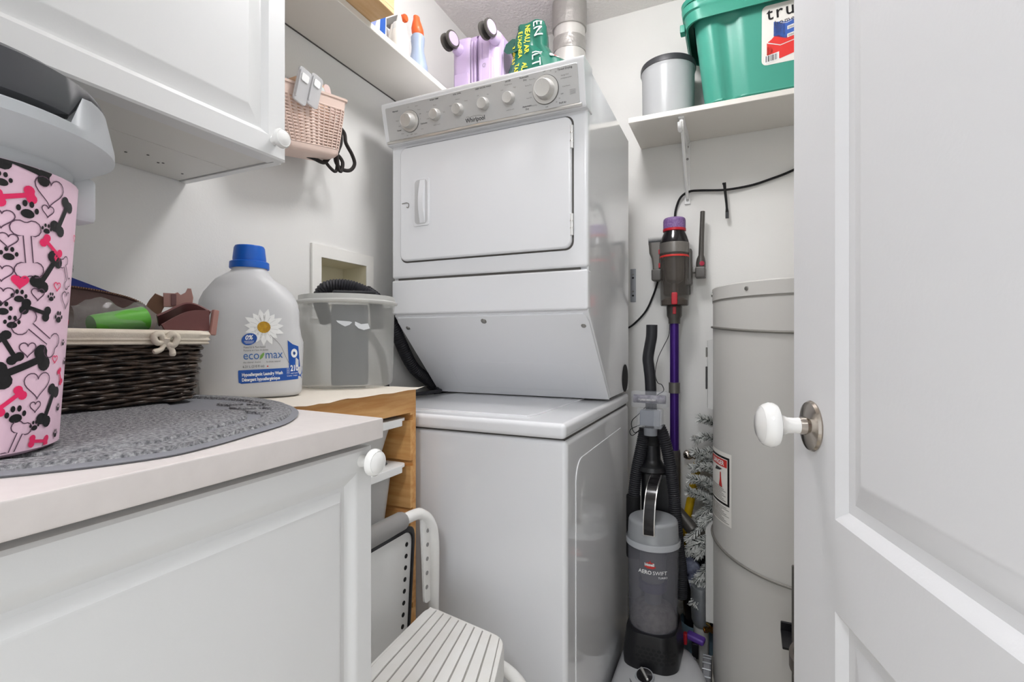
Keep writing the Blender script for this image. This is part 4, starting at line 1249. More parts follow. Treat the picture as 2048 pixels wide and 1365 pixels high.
pp = thing('perforated_panel', 'white panel with black edging and a row of holes behind the step stool', 'panel', (-0.693, 0.75, 0.2))
oq = roundpoly([(0.930, 0.20), (0.968, 0.640), (0.60, 0.640), (0.60, 0.20)], 0.035, 6)
oc = (0.77, 0.43)
kq = lambda d: [(oc[0] + (y - oc[0]) * (1 - d / 0.2), oc[1] + (z - oc[1]) * (1 - d / 0.22)) for y, z in oq]
MB().loft([[(-0.702, y, z) for y, z in kq(0)], [(-0.690, y, z) for y, z in kq(0)], [(-0.687, y, z) for y, z in kq(0.004)], [(-0.687, y, z) for y, z in kq(0.010)], [(-0.691, y, z) for y, z in kq(0.012)]], True, False).build('edging', 'black', pp, smooth=40)
MB().prism(kq(0.0115), 'x', -0.698, -0.6915).build('sheet', 'white', pp, smooth=0)
for k in range(12):
    z = 0.600 - k * 0.026
    y = 0.935 - (0.600 - z) * 0.085
    MB().start().lathe([(0, 0), (0.0052, 0), (0.0052, 0.0008), (0, 0.0008)], n=16).xf(at((-0.6914, y, z), (1, 0, 0))).build('hole', 'blackm', pp)

# ================================================================= shelf on the left wall with its things
ls = thing('wall_shelf', 'white board shelf above the blush hanging basket', 'shelf', (-0.94, 1.0, 1.868))
MB().rbox(XL + 0.001, -0.848, 0.655, 1.40, 1.868, 1.886, 0.0015, 1).build('board', 'shelfw', ls, smooth=0)
MB().box(XL + 0.0005, XL + 0.003, 0.655, 1.40, 1.8655, 1.868).build('wall_gap', 'seam', ls, smooth=0)
ws = 1.8865
cr_ = thing('wooden_crate', 'light wooden crate overhanging the edge of the high shelf', 'crate', (-0.89, 0.83, ws))
X0, X1, Y0, Y1 = -1.005, -0.777, 0.67, 1.0
MB().rbox(X0, X1, Y0, Y1, ws, ws + 0.012, 0.001).build('bottom_board', 'crate', cr_, smooth=0)
MB().rbox(X1 - 0.014, X1, Y0, Y1, ws + 0.0122, ws + 0.12, 0.001).build('side_board', 'crate', cr_, smooth=0)
MB().rbox(X0, X0 + 0.014, Y0, Y1, ws + 0.0122, ws + 0.12, 0.001).build('side_board', 'crate', cr_, smooth=0)
MB().rbox(X0 + 0.0142, X1 - 0.0142, Y0, Y0 + 0.014, ws + 0.0122, ws + 0.12, 0.001).build('end_board', 'crate', cr_, smooth=0)
MB().rbox(X0 + 0.0142, X1 - 0.0142, Y1 - 0.014, Y1, ws + 0.0122, ws + 0.12, 0.001).build('end_board', 'crate', cr_, smooth=0)
# carton, squeeze bottle, two spray bottles
cb = thing('carton', 'white and blue carton standing beside the wooden crate', 'box', (-0.95, 1.085, ws))
MB().rbox(-0.995, -0.905, 1.03, 1.13, ws, ws + 0.16, 0.001, 1).build('carton_body', 'whitep', cb, smooth=0)
fp_ = Print(plane_fn((-0.9045, 1.03, ws), (0, 1, 0), (0, 0, 1)))
fp_.poly('bluep', [[(0.068, 0.03), (0.092, 0.02), (0.099, 0.155), (0.078, 0.155)]])
fp_.poly('stickblue2', [[(0.01, 0.02), (0.05, 0.05), (0.064, 0.09), (0.03, 0.10), (0.01, 0.07)]])
fp_.poly('redp', [[(0.06, 0.008), (0.095, 0.008), (0.095, 0.02), (0.06, 0.02)]])
fp_.build('carton_print', cb)
w1 = thing('squeeze_bottle', 'cream white squeeze bottle with a pointed cap on the high shelf', 'bottle', (-0.925, 1.215, ws))
MB().lathe([(0, 0), (0.026, 0), (0.0285, 0.004), (0.0285, 0.085), (0.027, 0.10), (0.024, 0.112), (0.0225, 0.118), (0, 0.118)], (-0.925, 1.215, ws), 28).build('bottle', 'bottlew', w1)
MB().lathe([(0, 0.118), (0.0225, 0.118), (0.022, 0.134), (0.019, 0.140), (0.010, 0.147), (0.006, 0.165), (0.004, 0.172), (0, 0.172)], (-0.925, 1.215, ws), 24).build('cap', 'white', w1)
s1 = thing('spray_bottle', 'pale blue spray bottle with an orange trigger head', 'bottle', (-0.925, 1.31, ws))
MB().lathe([(0, 0), (0.030, 0), (0.0325, 0.004), (0.0335, 0.03), (0.031, 0.06), (0.025, 0.085), (0.0205, 0.105), (0.0195, 0.12), (0.0215, 0.14), (0.022, 0.152), (0.018, 0.16), (0, 0.16)], (-0.925, 1.31, ws), 28).build('bottle', 'spray', s1)
MB().start().loft([[(x * a, y * b + o_, z) for x, y in ell(1, 1, 16)] for a, b, o_, z in ((0.014, 0.015, 0, 0.156), (0.0185, 0.021, 0.0, 0.167), (0.018, 0.022, -0.002, 0.178), (0.013, 0.018, -0.004, 0.195), (0.010, 0.013, -0.006, 0.206), (0.009, 0.012, -0.007, 0.216), (0.005, 0.008, -0.007, 0.219))]).xf(Matrix.Translation((-0.925, 1.31, ws))).build('trigger_head', 'orange', s1)
s2 = thing('spray_cleaner', 'white spray cleaner with a grey and orange nozzle behind the crate', 'bottle', (-0.965, 1.245, ws))
MB().lathe([(0, 0), (0.024, 0), (0.026, 0.004), (0.026, 0.12), (0.015, 0.165), (0.0115, 0.185), (0, 0.185)], (-0.985, 1.27, ws), 24).build('bottle', 'bottlew', s2)
MB().start().rbox(-0.04, 0.014, -0.012, 0.012, 0.186, 0.209, 0.004).xf(Matrix.Translation((-0.975, 1.27, ws))).build('spray_head', 'stoolgrey', s2)
MB().start().lathe([(0, 0), (0.011, 0.0), (0.012, 0.003), (0.012, 0.018), (0.010, 0.021), (0, 0.021)], n=18).xf(at((-0.961, 1.27, ws + 0.198), (1, 0, 0))).build('nozzle', 'orange', s2)

# ================================================================= blush basket hanging on the left wall
HB = Vector((-0.955, 0.88, 1.52))
hb = thing('hanging_basket', 'blush pink slotted plastic basket hanging on the wall', 'basket', tuple(HB))
tilt = Matrix.Translation(HB) @ Matrix.Rotation(math.radians(11), 4, 'X')
BLn, BDp, BHt = 0.13, 0.052, 0.145     # half length, half depth, height
def hring(z, k=0.0):
    t = z / BHt
    hx, hy = BDp * (0.76 + 0.24 * t) + k, BLn * (0.66 + 0.34 * t) + k
    return [Vector((x, y, z)) for x, y in rrect(-hx, hx, -hy, hy, 0.022, 6)]
# lower skirt, slotted wall made of uprights and rows, rim
MB().start().loft([hring(0, -0.012), hring(0.003, -0.005), hring(0.009, 0), hring(0.022, 0), hring(0.022, -0.002), hring(0.006, -0.002)], True, True).xf(tilt).build('base', 'basket', hb, smooth=50)
MB().start().loft([hring(BHt - 0.030, 0), hring(BHt - 0.006, 0), hring(BHt - 0.005, 0.003), hring(BHt, 0.0035), hring(BHt + 0.001, 0.001), hring(BHt - 0.005, -0.002), hring(BHt - 0.030, -0.002)], False, False).xf(tilt).build('rim', 'basket', hb, smooth=50)
lat = MB().start()
rows_ = 15
for k in range(rows_):
    z = 0.020 + k * (BHt - 0.048) / (rows_ - 1)
    r_ = hring(z, -0.001)
    lat.tube(r_, 0.0025, 5, caps=False, closed=True)
ref = [resample([Vector(p) for p in hring(z, -0.001)] + [hring(z, -0.001)[0]], 0.002) for z in (0.020, BHt - 0.028)]
n0 = 34
for i in range(n0):
    a = ref[0][int(i * len(ref[0]) / n0)]
    c = ref[1][int(i * len(ref[1]) / n0)]
    d_ = Vector((a.x, a.y, 0)).normalized()
    tdir = Vector((-d_.y, d_.x, 0)) * 0.0042
    lat.add([a - tdir - d_ * .001, a + tdir - d_ * .001, a + tdir + d_ * .001, a - tdir + d_ * .001, c - tdir - d_ * .001, c + tdir - d_ * .001, c + tdir + d_ * .001, c - tdir + d_ * .001],
            [(0, 1, 5, 4), (1, 2, 6, 5), (2, 3, 7, 6), (3, 0, 4, 7)])
lat.xf(tilt)
lo_ = lat.build('lattice', 'basket', hb, smooth=40)
lo_['kind'] = 'stuff'
def hp_(x, y, z):
    return tilt @ Vector((x, y, z))
# clear scoops hung over the front rim
def scoop(y, z, w, h, lean, label):
    t = thing('clear_clip', label, 'clip', tuple(hp_(0.05, y, z)), 'clear clips on the blush basket')
    m_ = tilt @ Matrix.Translation((0.058, y, z)) @ Matrix.Rotation(math.radians(lean), 4, 'X') @ Matrix.Rotation(math.radians(6), 4, 'Y')
    M_ = MB().start().prism(rrect(-w / 2, w / 2, 0, h, 0.007, 4), 'x', 0, 0.006, bev=0.002).xf(m_)
    o_ = M_.build('clip_body', 'clearmilk', t)
    MB().start().prism(rrect(-w / 2 + 0.008, w / 2 - 0.008, h * 0.62, h * 0.85, 0.004, 4), 'x', 0.006, 0.0085, bev=0.001).xf(m_).build('clip_window', 'whitep', o_)
    MB().start().rbox(0.0, 0.005, -w / 2 + 0.001, -w / 2 + 0.004, 0.006, h - 0.01, 0.001).xf(m_ @ Matrix.Translation((0.006, 0, 0))).build('clip_rib', 'clearmilk', o_)
M['clearmilk'] = mat('milky_clear_plastic', '#dfdfe0', 0.2, translucent=0.2, clear=0.2)
scoop(-0.052, 0.098, 0.036, 0.080, -20, 'clear plastic clip on the basket rim, next to the cream cup')
scoop(-0.016, 0.098, 0.034, 0.076, -20, 'clear plastic clip on the basket rim, next to the peach card box')
tag(MB().start().lathe([(0, 0), (0.020, 0), (0.024, 0.004), (0.030, 0.085), (0.028, 0.085), (0.022, 0.006), (0, 0.005)], n=24).xf(tilt @ Matrix.Translation((0.005, -0.098, 0.10)) @ Matrix.Rotation(math.radians(28), 4, 'X')).build('cream_cup', 'cream', base=tuple(hp_(0.005, -0.098, 0.1))), 'cream plastic cup leaning in the blush basket', 'cup')
pbx = thing('card_box', 'peach and pearl card box in the blush basket', 'box', tuple(hp_(0.0, 0.03, 0.02)))
mm_ = tilt @ Matrix.Translation((-0.005, 0.035, 0.03)) @ Matrix.Rotation(math.radians(-8), 4, 'X')
MB().start().prism([(-0.035, 0.0), (0.04, 0.0), (0.042, 0.10), (0.018, 0.152), (-0.035, 0.155)], 'x', -0.028, 0.028).xf(mm_).build('box_body', 'peach', pbx, smooth=0)
MB().start().prism([(-0.030, 0.105), (0.030, 0.105), (0.032, 0.118), (0.020, 0.142), (-0.030, 0.142)], 'x', 0.0281, 0.0287).xf(mm_).build('pearl_band', 'iri', pbx, smooth=0)
tag(MB().start().prism(rrect(-0.011, 0.011, 0, 0.075, 0.010, 5), 'x', -0.003, 0.003, bev=0.001).xf(tilt @ Matrix.Translation((0.02, 0.092, 0.105)) @ Matrix.Rotation(math.radians(4), 4, 'X')).build('pink_comb', mat('pale_pink_plastic', '#ecd3cd', 0.35), base=tuple(hp_(0.02, 0.09, 0.1))), 'pale pink rounded plastic handle sticking out of the blush basket', 'comb')
# hook on the wall
tag(MB().tube(cat([(XL + 0.001, 0.90, 1.735), (XL + 0.010, 0.90, 1.73), (XL + 0.016, 0.90, 1.705), (XL + 0.018, 0.90, 1.68), (XL + 0.026, 0.90, 1.675), (XL + 0.028, 0.90, 1.690)], 5), 0.003, 8).build('wall_hook', 'white', base=(XL, 0.90, 1.70)), 'small white wall hook holding the blush basket', 'hook')
# black leash hanging below
le = thing('pet_leash', 'black webbing leash looped below the blush basket', 'leash', (-0.97, 0.98, 1.52))
MB().tube(cat([(-0.985, 1.02, 1.66), (-0.96, 1.022, 1.63), (-0.95, 1.018, 1.600), (-0.945, 1.035, 1.575), (-0.945, 1.045, 1.552), (-0.95, 1.032, 1.532), (-0.955, 1.005, 1.528), (-0.955, 0.985, 1.545), (-0.95, 0.99, 1.572), (-0.95, 1.0, 1.60), (-0.96, 1.005, 1.65)], 6), 0.0050, 7).build('loop', 'leash', le)
MB().tube(cat([(-0.96, 0.99, 1.585), (-0.95, 0.985, 1.555), (-0.95, 0.99, 1.525), (-0.95, 1.0, 1.520), (-0.95, 1.005, 1.545), (-0.955, 0.99, 1.56), (-0.955, 0.965, 1.545), (-0.955, 0.945, 1.525), (-0.96, 0.915, 1.527), (-0.965, 0.89, 1.530), (-0.97, 0.87, 1.55)], 6), 0.0048, 7).build('loop', 'leash', le)
MB().tube(cat([(-0.96, 0.94, 1.545), (-0.955, 0.96, 1.522), (-0.955, 0.985, 1.515), (-0.955, 0.99, 1.54), (-0.96, 0.98, 1.565)], 6), 0.0042, 7).build('loop', 'leash', le)

# ================================================================= on top of the dryer
DT_ = 1.772
su = thing('suitcase', 'lilac hard shell suitcase lying on its side on the dryer', 'suitcase', (-0.797, 1.6, DT_))
SX0, SX1, SY0, SY1, SZ0, SZ1 = -0.888, -0.706, 1.452, 1.86, DT_ + 0.001, 2.108
xm = (SX0 + SX1) / 2 - 0.004
def shell(x0, x1, name):
    mm = MB()
    mm.rbox(x0, x1, SY0, SY1, SZ0, SZ1, 0.026, 5)
    return mm.build(name, 'lilac', su)
shell(SX0, xm - 0.006, 'half_shell')
shell(xm + 0.006, SX1, 'half_shell')
MB().rbox(xm - 0.012, xm + 0.012, SY0 + 0.004, SY1 - 0.004, SZ0 + 0.004, SZ1 - 0.004, 0.022, 4).build('zip_band', 'lilacd', su)
for dx_ in (-0.006, 0.006):
    MB().tube([(xm + dx_, SY0 + 0.001, SZ0 + 0.03), (xm + dx_, SY0 + 0.001, SZ1 - 0.03)], 0.0025, 6).build('zip_bead', 'lilac', su)
for x in (xm + 0.03, xm + 0.06):
    MB().rbox(x - 0.004, x + 0.004, SY0 - 0.0035, SY0 + 0.01, SZ0 + 0.03, SZ1 - 0.045, 0.003).build('rib', 'lilac', su)
MB().rbox(SX0 + 0.014, xm - 0.022, SY0 - 0.003, SY0 + 0.01, SZ0 + 0.02, SZ1 - 0.13, 0.003).build('moulded_field', 'lilac', su)
MB().rbox(xm + 0.022, SX1 - 0.022, SY0 - 0.003, SY0 + 0.01, SZ0 + 0.05, SZ1 - 0.10, 0.003).build('moulded_field', 'lilac', su)
MB().rbox(SX1 - 0.003, SX1 + 0.003, SY0 + 0.03, SY1 - 0.03, SZ0 + 0.03, SZ1 - 0.03, 0.003).build('side_field', 'lilac', su)
def wheel(x, z):
    c = Vector((x, 1.402, z))
    h = MB().start().lathe([(0, 0), (0.020, 0), (0.019, 0.012), (0.013, 0.026), (0.0, 0.03)], n=20).xf(at((x + 0.004, SY0 + 0.002, z - 0.006), (0, -1, 0))).build('wheel_mount', 'lilac', su)
    MB().rbox(x - 0.008, x + 0.008, 1.405, SY0 - 0.01, z - 0.012, z + 0.004, 0.003).build('wheel_fork', 'blackm', h)
    ax_ = Vector((0.97, -0.22, 0.05)).normalized()
    for sgn in (-1, 1):
        p = c + ax_ * (0.0125 * sgn)
        t_ = MB().start().lathe([(0, -0.005), (0.022, -0.005), (0.0275, -0.0045), (0.0285, -0.002), (0.0285, 0.002), (0.0275, 0.0045), (0.022, 0.005), (0, 0.005)], n=36).xf(at(p, ax_)).build('wheel', 'gun', h)
        if sgn == 1:
            MB().start().lathe([(0, 0.0048), (0.0225, 0.0048), (0.022, 0.0064), (0, 0.0072)], n=30).xf(at(p, ax_)).build('hub_cap', 'lilac', h)
wheel(-0.862, 2.066)
wheel(-0.722, 2.068)
wheel(-0.862, DT_ + 0.045)
wheel(-0.722, DT_ + 0.045)
lg = Print(plane_fn((SX1 - 0.052, SY0 - 0.0036, 1.985), (1, 0, 0), (0, 0, 1)))
lg.poly('printlt', strip_polys([(0.006 * math.cos(a), 0.006 * math.sin(a)) for a in [0.6 + 4.9 * i / 14 for i in range(15)]], 0.0014, closed=False))
lg.poly('printlt', [[(0.0, -0.001), (0.0065, -0.001), (0.0065, 0.0006), (0.0, 0.0006)]])
lg.build('emblem', su)

# green sack
gb = thing('green_sack', 'crumpled dark green printed pet food sack on the dryer', 'bag', (-0.60, 1.50, DT_))
GC = Vector((-0.578, 1.50, DT_ + 0.001))
def gring(z, cx, hx, hy, n=44, e=2.5, k=0.018):
    out = []
    for i in range(n):
        a = 2 * PI * i / n
        c, s_ = math.cos(a), math.sin(a)
        x = hx * math.copysign(abs(c) ** (2 / e), c)
        y = hy * math.copysign(abs(s_) ** (2 / e), s_)
        q = Vector((x * 22, y * 22, z * 15))
        nz = noise.noise(q) * k + abs(noise.noise(q * 2.1)) * k * 0.7 - k * 0.2
        out.append(GC + Vector((cx + x * (1 + nz / hx), y * (1 + nz / hy), z + (noise.noise(q + Vector((9, 0, 0))) * k * 0.6 if z > 0.03 else 0.0))))
    return out
gl = [(0.0, 0.0, 0.100, 0.060), (0.02, 0.0, 0.108, 0.066), (0.07, 0.0, 0.110, 0.066), (0.12, -0.003, 0.107, 0.062), (0.16, -0.008, 0.103, 0.056), (0.195, -0.016, 0.094, 0.050), (0.225, -0.028, 0.072, 0.044), (0.25, -0.036, 0.058, 0.040), (0.28, -0.036, 0.056, 0.038), (0.31, -0.034, 0.052, 0.034), (0.328, -0.034, 0.047, 0.026)]
gm_ = MB().loft([gring(*g) for g in gl], True, True)
gm_.build('sack', 'bag', gb, smooth=25)
gbv = gm_.bvh()
# gaping folded mouth at the top corner
MB().loft([[GC + Vector((-0.088 + 0.026 * math.cos(a) * k + x0, -0.028 + 0.020 * math.sin(a) * k, 0.262 + 0.036 * math.sin(a) * k + zz)) for a in [2 * PI * i / 7 for i in range(7)]] for k, x0, zz in ((0.75, 0.03, 0.0), (1.0, 0.006, 0.002), (1.03, -0.004, 0.004), (0.95, 0.0, 0.003), (0.6, 0.02, 0.0))], False, True).build('mouth', 'bagin', gb, smooth=20)
gp = Print(cast_fn(gbv, GC + Vector((0, -0.3, 0)), (1, 0, 0), (0, 0, 1), (0, 1, 0), 0.0045))
for t_, sz, x, z in (('NEAU, AR', 0.023, -0.040, 0.318), ('AU', 0.026, -0.040, 0.185), ('E L’AGNEA', 0.019, -0.062, 0.300), ('TAN', 0.022, -0.066, 0.185), ('RABLE P', 0.018, -0.086, 0.255), ('NG', 0.019, -0.090, 0.160)):
    gp.text('yellowp', t_, sz, x, z, -88, step=0.012, bold=0.0003)
for t_, sz, x, z in (('EN', 0.040, -0.012, 0.322), ('ILT', 0.042, -0.008, 0.215)):
    gp.text('whitep', t_, sz, x, z, -86, step=0.012)
gp.poly('whitep', [ell(0.011, 0.010, 18)], 0.055, 0.205, step=0.01)
gp.poly('redp', [ell(0.006, 0.0055, 14)], 0.0545, 0.206, step=0.01)
gp.text('whitep', 'NO', 0.009, 0.047, 0.203, 10, bold=0.0004)
gp.build('sack_print', gb, fine=True)

# exhaust duct
DC = (-0.573, 1.79)
du = thing('exhaust_duct', 'round metal exhaust duct wrapped in foil tape above the dryer', 'duct', (DC[0], DC[1], DT_))
MB().lathe([(0.0585, 0.0), (0.0585, 0.577)], (DC[0], DC[1], DT_ - 0.003), 40).build('pipe', 'duct', du)
for z0, z1, r, m_ in ((2.245, 2.345, 0.0645, 'foil'), (2.155, 2.205, 0.0625, 'foil'), (2.125, 2.155, 0.0605, 'duct'), (2.07, 2.125, 0.0635, 'duct'), (1.99, 2.07, 0.0615, 'foil')):
    rings = []
    for k in range(9):
        t = k / 8
        rings.append([(DC[0] + (r + (0.0022 * noise.noise(Vector((math.cos(a) * 6, math.sin(a) * 6, z0 * 9 + t * 3))) if m_ == 'foil' else 0)) * math.cos(a), DC[1] + (r + (0.0022 * noise.noise(Vector((math.cos(a) * 6, math.sin(a) * 6, z0 * 9 + t * 3 + 4))) if m_ == 'foil' else 0)) * math.sin(a), z0 + (z1 - z0) * t) for a in [2 * PI * i / 40 for i in range(40)]])
    MB().loft(rings, True, True).build('tape_wrap' if m_ == 'foil' else 'coupling', m_, du, smooth=40)
rings = []
for k, (z, r) in enumerate(((1.775, 0.088), (1.80, 0.085), (1.86, 0.074), (1.92, 0.068), (1.99, 0.063), (2.0, 0.058))):
    rings.append([(DC[0] + r * math.cos(a) * (1 + 0.10 * noise.noise(Vector((math.cos(a) * 4, math.sin(a) * 4, z * 20)))), DC[1] + r * math.sin(a) * (1 + 0.10 * noise.noise(Vector((math.cos(a) * 4, math.sin(a) * 4, z * 20 + 5)))), z) for a in [2 * PI * i / 40 for i in range(40)]])
MB().loft(rings, True, False).build('foil_boot', 'foil', du, smooth=25)

# ================================================================= shelf on the back wall
rs_ = thing('wall_shelf', 'white board shelf under the green tote', 'shelf', (0.09, 1.81, 1.81))
MB().rbox(-0.332, XRW - 0.001, 1.688, YB - 0.001, 1.810, 1.828, 0.0015, 1).build('board', 'shelfw', rs_, smooth=0)
br = thing('shelf_bracket', 'white metal shelf bracket with a rod hook', 'bracket', (-0.16, 1.85, 1.578))
MB().rbox(-0.1725, -0.1515, YB - 0.006, YB - 0.001, 1.578, 1.809, 0.002).build('wall_plate', 'white', br)
MB().rbox(-0.1715, -0.1525, 1.70, YB - 0.006, 1.803, 1.8095, 0.001).build('arm', 'white', br)
MB().prism([(YB - 0.006, 1.765), (YB - 0.006, 1.803), (1.83, 1.803)], 'x', -0.1645, -0.1605).build('web', 'white', br, smooth=0)
MB().tube([(-0.162, YB - 0.008, 1.597), (-0.162, 1.722, 1.795)], 0.0055, 8).build('brace', 'white', br)
MB().tube(cat([(-0.162, 1.712, 1.800), (-0.162, 1.702, 1.778), (-0.162, 1.690, 1.760), (-0.162, 1.674, 1.752), (-0.162, 1.662, 1.758), (-0.162, 1.657, 1.772)], 6), 0.0075, 8).build('rod_hook', 'white', br)
for z in (1.790, 1.745, 1.592):
    MB().start().lathe([(0, 0), (0.0045, 0), (0.004, 0.0015), (0, 0.002)], n=14).xf(at((-0.162, YB - 0.006, z), (0, -1, 0))).build('screw', 'screw', br)

sz_ = 1.8285
ca = thing('round_canister', 'translucent grey round canister with a black lid beside the green tote', 'canister', (-0.219, 1.83, sz_))
MB().lathe([(0, 0), (0.0821, 0), (0.0871, 0.004), (0.0880, 0.02), (0.0898, 0.185), (0.0917, 0.188), (0.0926, 0.198), (0.0903, 0.200), (0.0880, 0.19), (0.0862, 0.02), (0, 0.006)], (-0.219, 1.83, sz_), 56).build('canister_body', 'frostgrey', ca, smooth=40)
MB().lathe([(0.0898, 0.197), (0.0944, 0.197), (0.0944, 0.212), (0.0921, 0.218), (0.0857, 0.2195), (0.0848, 0.216), (0, 0.216)], (-0.219, 1.83, sz_), 56).build('lid', 'charcoal', ca, smooth=40)
MB().lathe([(0, 0.008), (0.0821, 0.008), (0.0839, 0.10), (0.0547, 0.115), (0, 0.12)], (-0.219, 1.83, sz_), 40).build('contents', mat('grey_powder', '#c4c1bb', 0.95), ca)

# green tote
to = thing('green_tote', 'large green plastic storage tote with a printed sticker on the shelf', 'tote', (0.20, 1.80, sz_))
def tring(t, grow=0.0, flute=1.0):
    """t 0..1 from base to rim"""
    x0, x1 = -0.090 - 0.036 * t, 0.47 + 0.03 * t
    y0, y1 = 1.702 - 0.040 * t, 1.915 + 0.012 * t
    out = []
    for x, y in rrect(x0 - grow, x1 + min(grow, 0.008), y0 - grow, y1 + min(grow, 0.008), 0.055, 8):
        out.append((x, y))
    # insert fluted points along the front
    P = [p for p in out]
    n_front = 40
    res = []
    for i, p in enumerate(P):
        res.append(p)
    # front edge lies between the last corner arcs: sort out below
    fr_ = []
    xa, xb = x0 - grow + 0.055, x1 + min(grow, 0.008) - 0.055
    yf = y0 - grow
    for i in range(1, n_front):
        x = xa + (xb - xa) * i / n_front
        xx = (x - (-0.095)) / 0.565
        d = 0.0
        for c_, w_ in ((0.135, 0.042), (0.72, 0.035), (0.86, 0.035)):
            d += math.exp(-((xx - c_) / w_) ** 4)
        fr_.append((x, yf + 0.017 * flute * d))
    # rrect order: top right, top left, bottom left, bottom right corner
    k = 3 * 9
    return P[:k] + fr_ + P[k:]
def tz(t):
    return sz_ + 0.30 * t
tb = MB()
tb.loft([[(x, y, tz(0.0)) for x, y in tring(0.0, -0.012)], [(x, y, tz(0.012)) for x, y in tring(0.0, -0.002)], [(x, y, tz(0.03)) for x, y in tring(0.03, 0.002)], [(x, y, tz(0.05)) for x, y in tring(0.05)], [(x, y, tz(0.80)) for x, y in tring(0.8)],
         [(x, y, tz(0.84)) for x, y in tring(0.84, 0, 0.6)], [(x, y, tz(0.87)) for x, y in tring(0.87, 0.0, 0.0)], [(x, y, tz(1.0)) for x, y in tring(1.0, 0.0, 0.0)]])
tb.build('tote_body', 'tote', to, smooth=50)
tbv2 = tb.bvh()
MB().loft([[(x, y, tz(0.835)) for x, y in tring(0.9, 0.018, 0)], [(x, y, tz(0.83)) for x, y in tring(0.9, 0.024, 0)], [(x, y, tz(0.93)) for x, y in tring(0.95, 0.027, 0)], [(x, y, tz(0.94)) for x, y in tring(0.95, 0.032, 0)], [(x, y, tz(1.0)) for x, y in tring(1.0, 0.033, 0)], [(x, y, tz(1.02)) for x, y in tring(1.0, 0.028, 0)], [(x, y, tz(1.025)) for x, y in tring(1.0, 0.0, 0)], [(x, y, tz(0.87)) for x, y in tring(0.9, 0.002, 0)]], False, False).build('rim', 'totelid', to, smooth=50)
MB().loft([[(x, y, tz(1.026)) for x, y in tring(1.0, 0.030, 0)], [(x, y, tz(1.06)) for x, y in tring(1.0, 0.034, 0)], [(x, y, tz(1.075)) for x, y in tring(1.0, 0.028, 0)], [(x, y, tz(1.08)) for x, y in tring(1.0, 0.0, 0)]]).build('lid', 'totelid', to, smooth=50)
MB().rbox(-0.166, -0.150, 1.70, 1.73, tz(0.845), tz(0.93), 0.003).build('latch', 'totelid', to)
stk = Print(cast_fn(tbv2, (0.073, 1.5, 1.912), (1, 0, 0), (0, 0, 1), (0, 1, 0), 0.0009))
stk.poly('sticker', [rrect(0, 0.20, 0, 0.168, 0.014, 4)], step=0.02)
stk2 = Print(cast_fn(tbv2, (0.073, 1.5, 1.912), (1, 0, 0), (0, 0, 1), (0, 1, 0), 0.0014))
stk2.poly('stickblue', [[(0.032, 0.078), (0.032, 0.118), (0.066, 0.112), (0.16, 0.142), (0.16, 0.085), (0.066, 0.065)]], step=0.02)
stk2.poly('stickblue2', [[(0.032, 0.078), (0.032, 0.116), (0.062, 0.110), (0.062, 0.068)]], step=0.02)
stk2.poly('stickred', [[(0.014, 0.028), (0.014, 0.062), (0.050, 0.048), (0.050, 0.012)]], step=0.02)
stk2.poly('stickred', [[(0.050, 0.012), (0.050, 0.048), (0.16, 0.072), (0.16, 0.040)]], step=0.02)
stk2.poly('stickred', [[(0.016, 0.064), (0.026, 0.070), (0.034, 0.078), (0.048, 0.078), (0.058, 0.070), (0.16, 0.082), (0.16, 0.074), (0.050, 0.051)]], step=0.02)
stk2.poly('stickred2', [[(0.014, 0.028), (0.014, 0.055), (0.030, 0.050), (0.030, 0.022)]], step=0.02)
stk3 = Print(cast_fn(tbv2, (0.073, 1.5, 1.912), (1, 0, 0), (0, 0, 1), (0, 1, 0), 0.0019))
stk3.text('inkblack', 'truly', 0.050, 0.014, 0.126, 4, space=1.25, bold=0.0004, step=0.03)
stk3.text('print', 'home+', 0.019, 0.035, 0.107, 6, space=1.3, step=0.03)
stk3.poly('whitep', strip_polys([(0.016, 0.061), (0.050, 0.049), (0.16, 0.073)], 0.0012, closed=False))
stk3.poly('whitep', strip_polys([(0.048, 0.112), (0.066, 0.108), (0.10, 0.119)], 0.0012, closed=False))
for y in (0.088, 0.066):
    stk3.poly('sticker', [[(0.068, y), (0.16, y + 0.018), (0.16, y + 0.028), (0.068, y + 0.010)]], step=0.03)
stk4 = Print(cast_fn(tbv2, (0.073, 1.5, 1.912), (1, 0, 0), (0, 0, 1), (0, 1, 0), 0.0023))
for y in (0.0905, 0.0685):
    stk4.text('print', 'stack', 0.010, 0.071, y, 11, step=0.03)
stk3.poly('whitep', [[(0.008, 0.004), (0.047, 0.010), (0.047, 0.032), (0.008, 0.025)]], step=0.03)
xb = 0.011
for k, w in enumerate((0.002, 0.001, 0.003, 0.001, 0.002, 0.003, 0.001, 0.002, 0.001)):
    stk4.poly('print', [[(xb, 0.007 + xb * 0.1), (xb + w, 0.007 + xb * 0.1), (xb + w, 0.024 + xb * 0.1), (xb, 0.024 + xb * 0.1)]])
    xb += w + 0.0018
for s_ in (stk, stk2, stk3, stk4):
    s_.build('sticker_print', to)

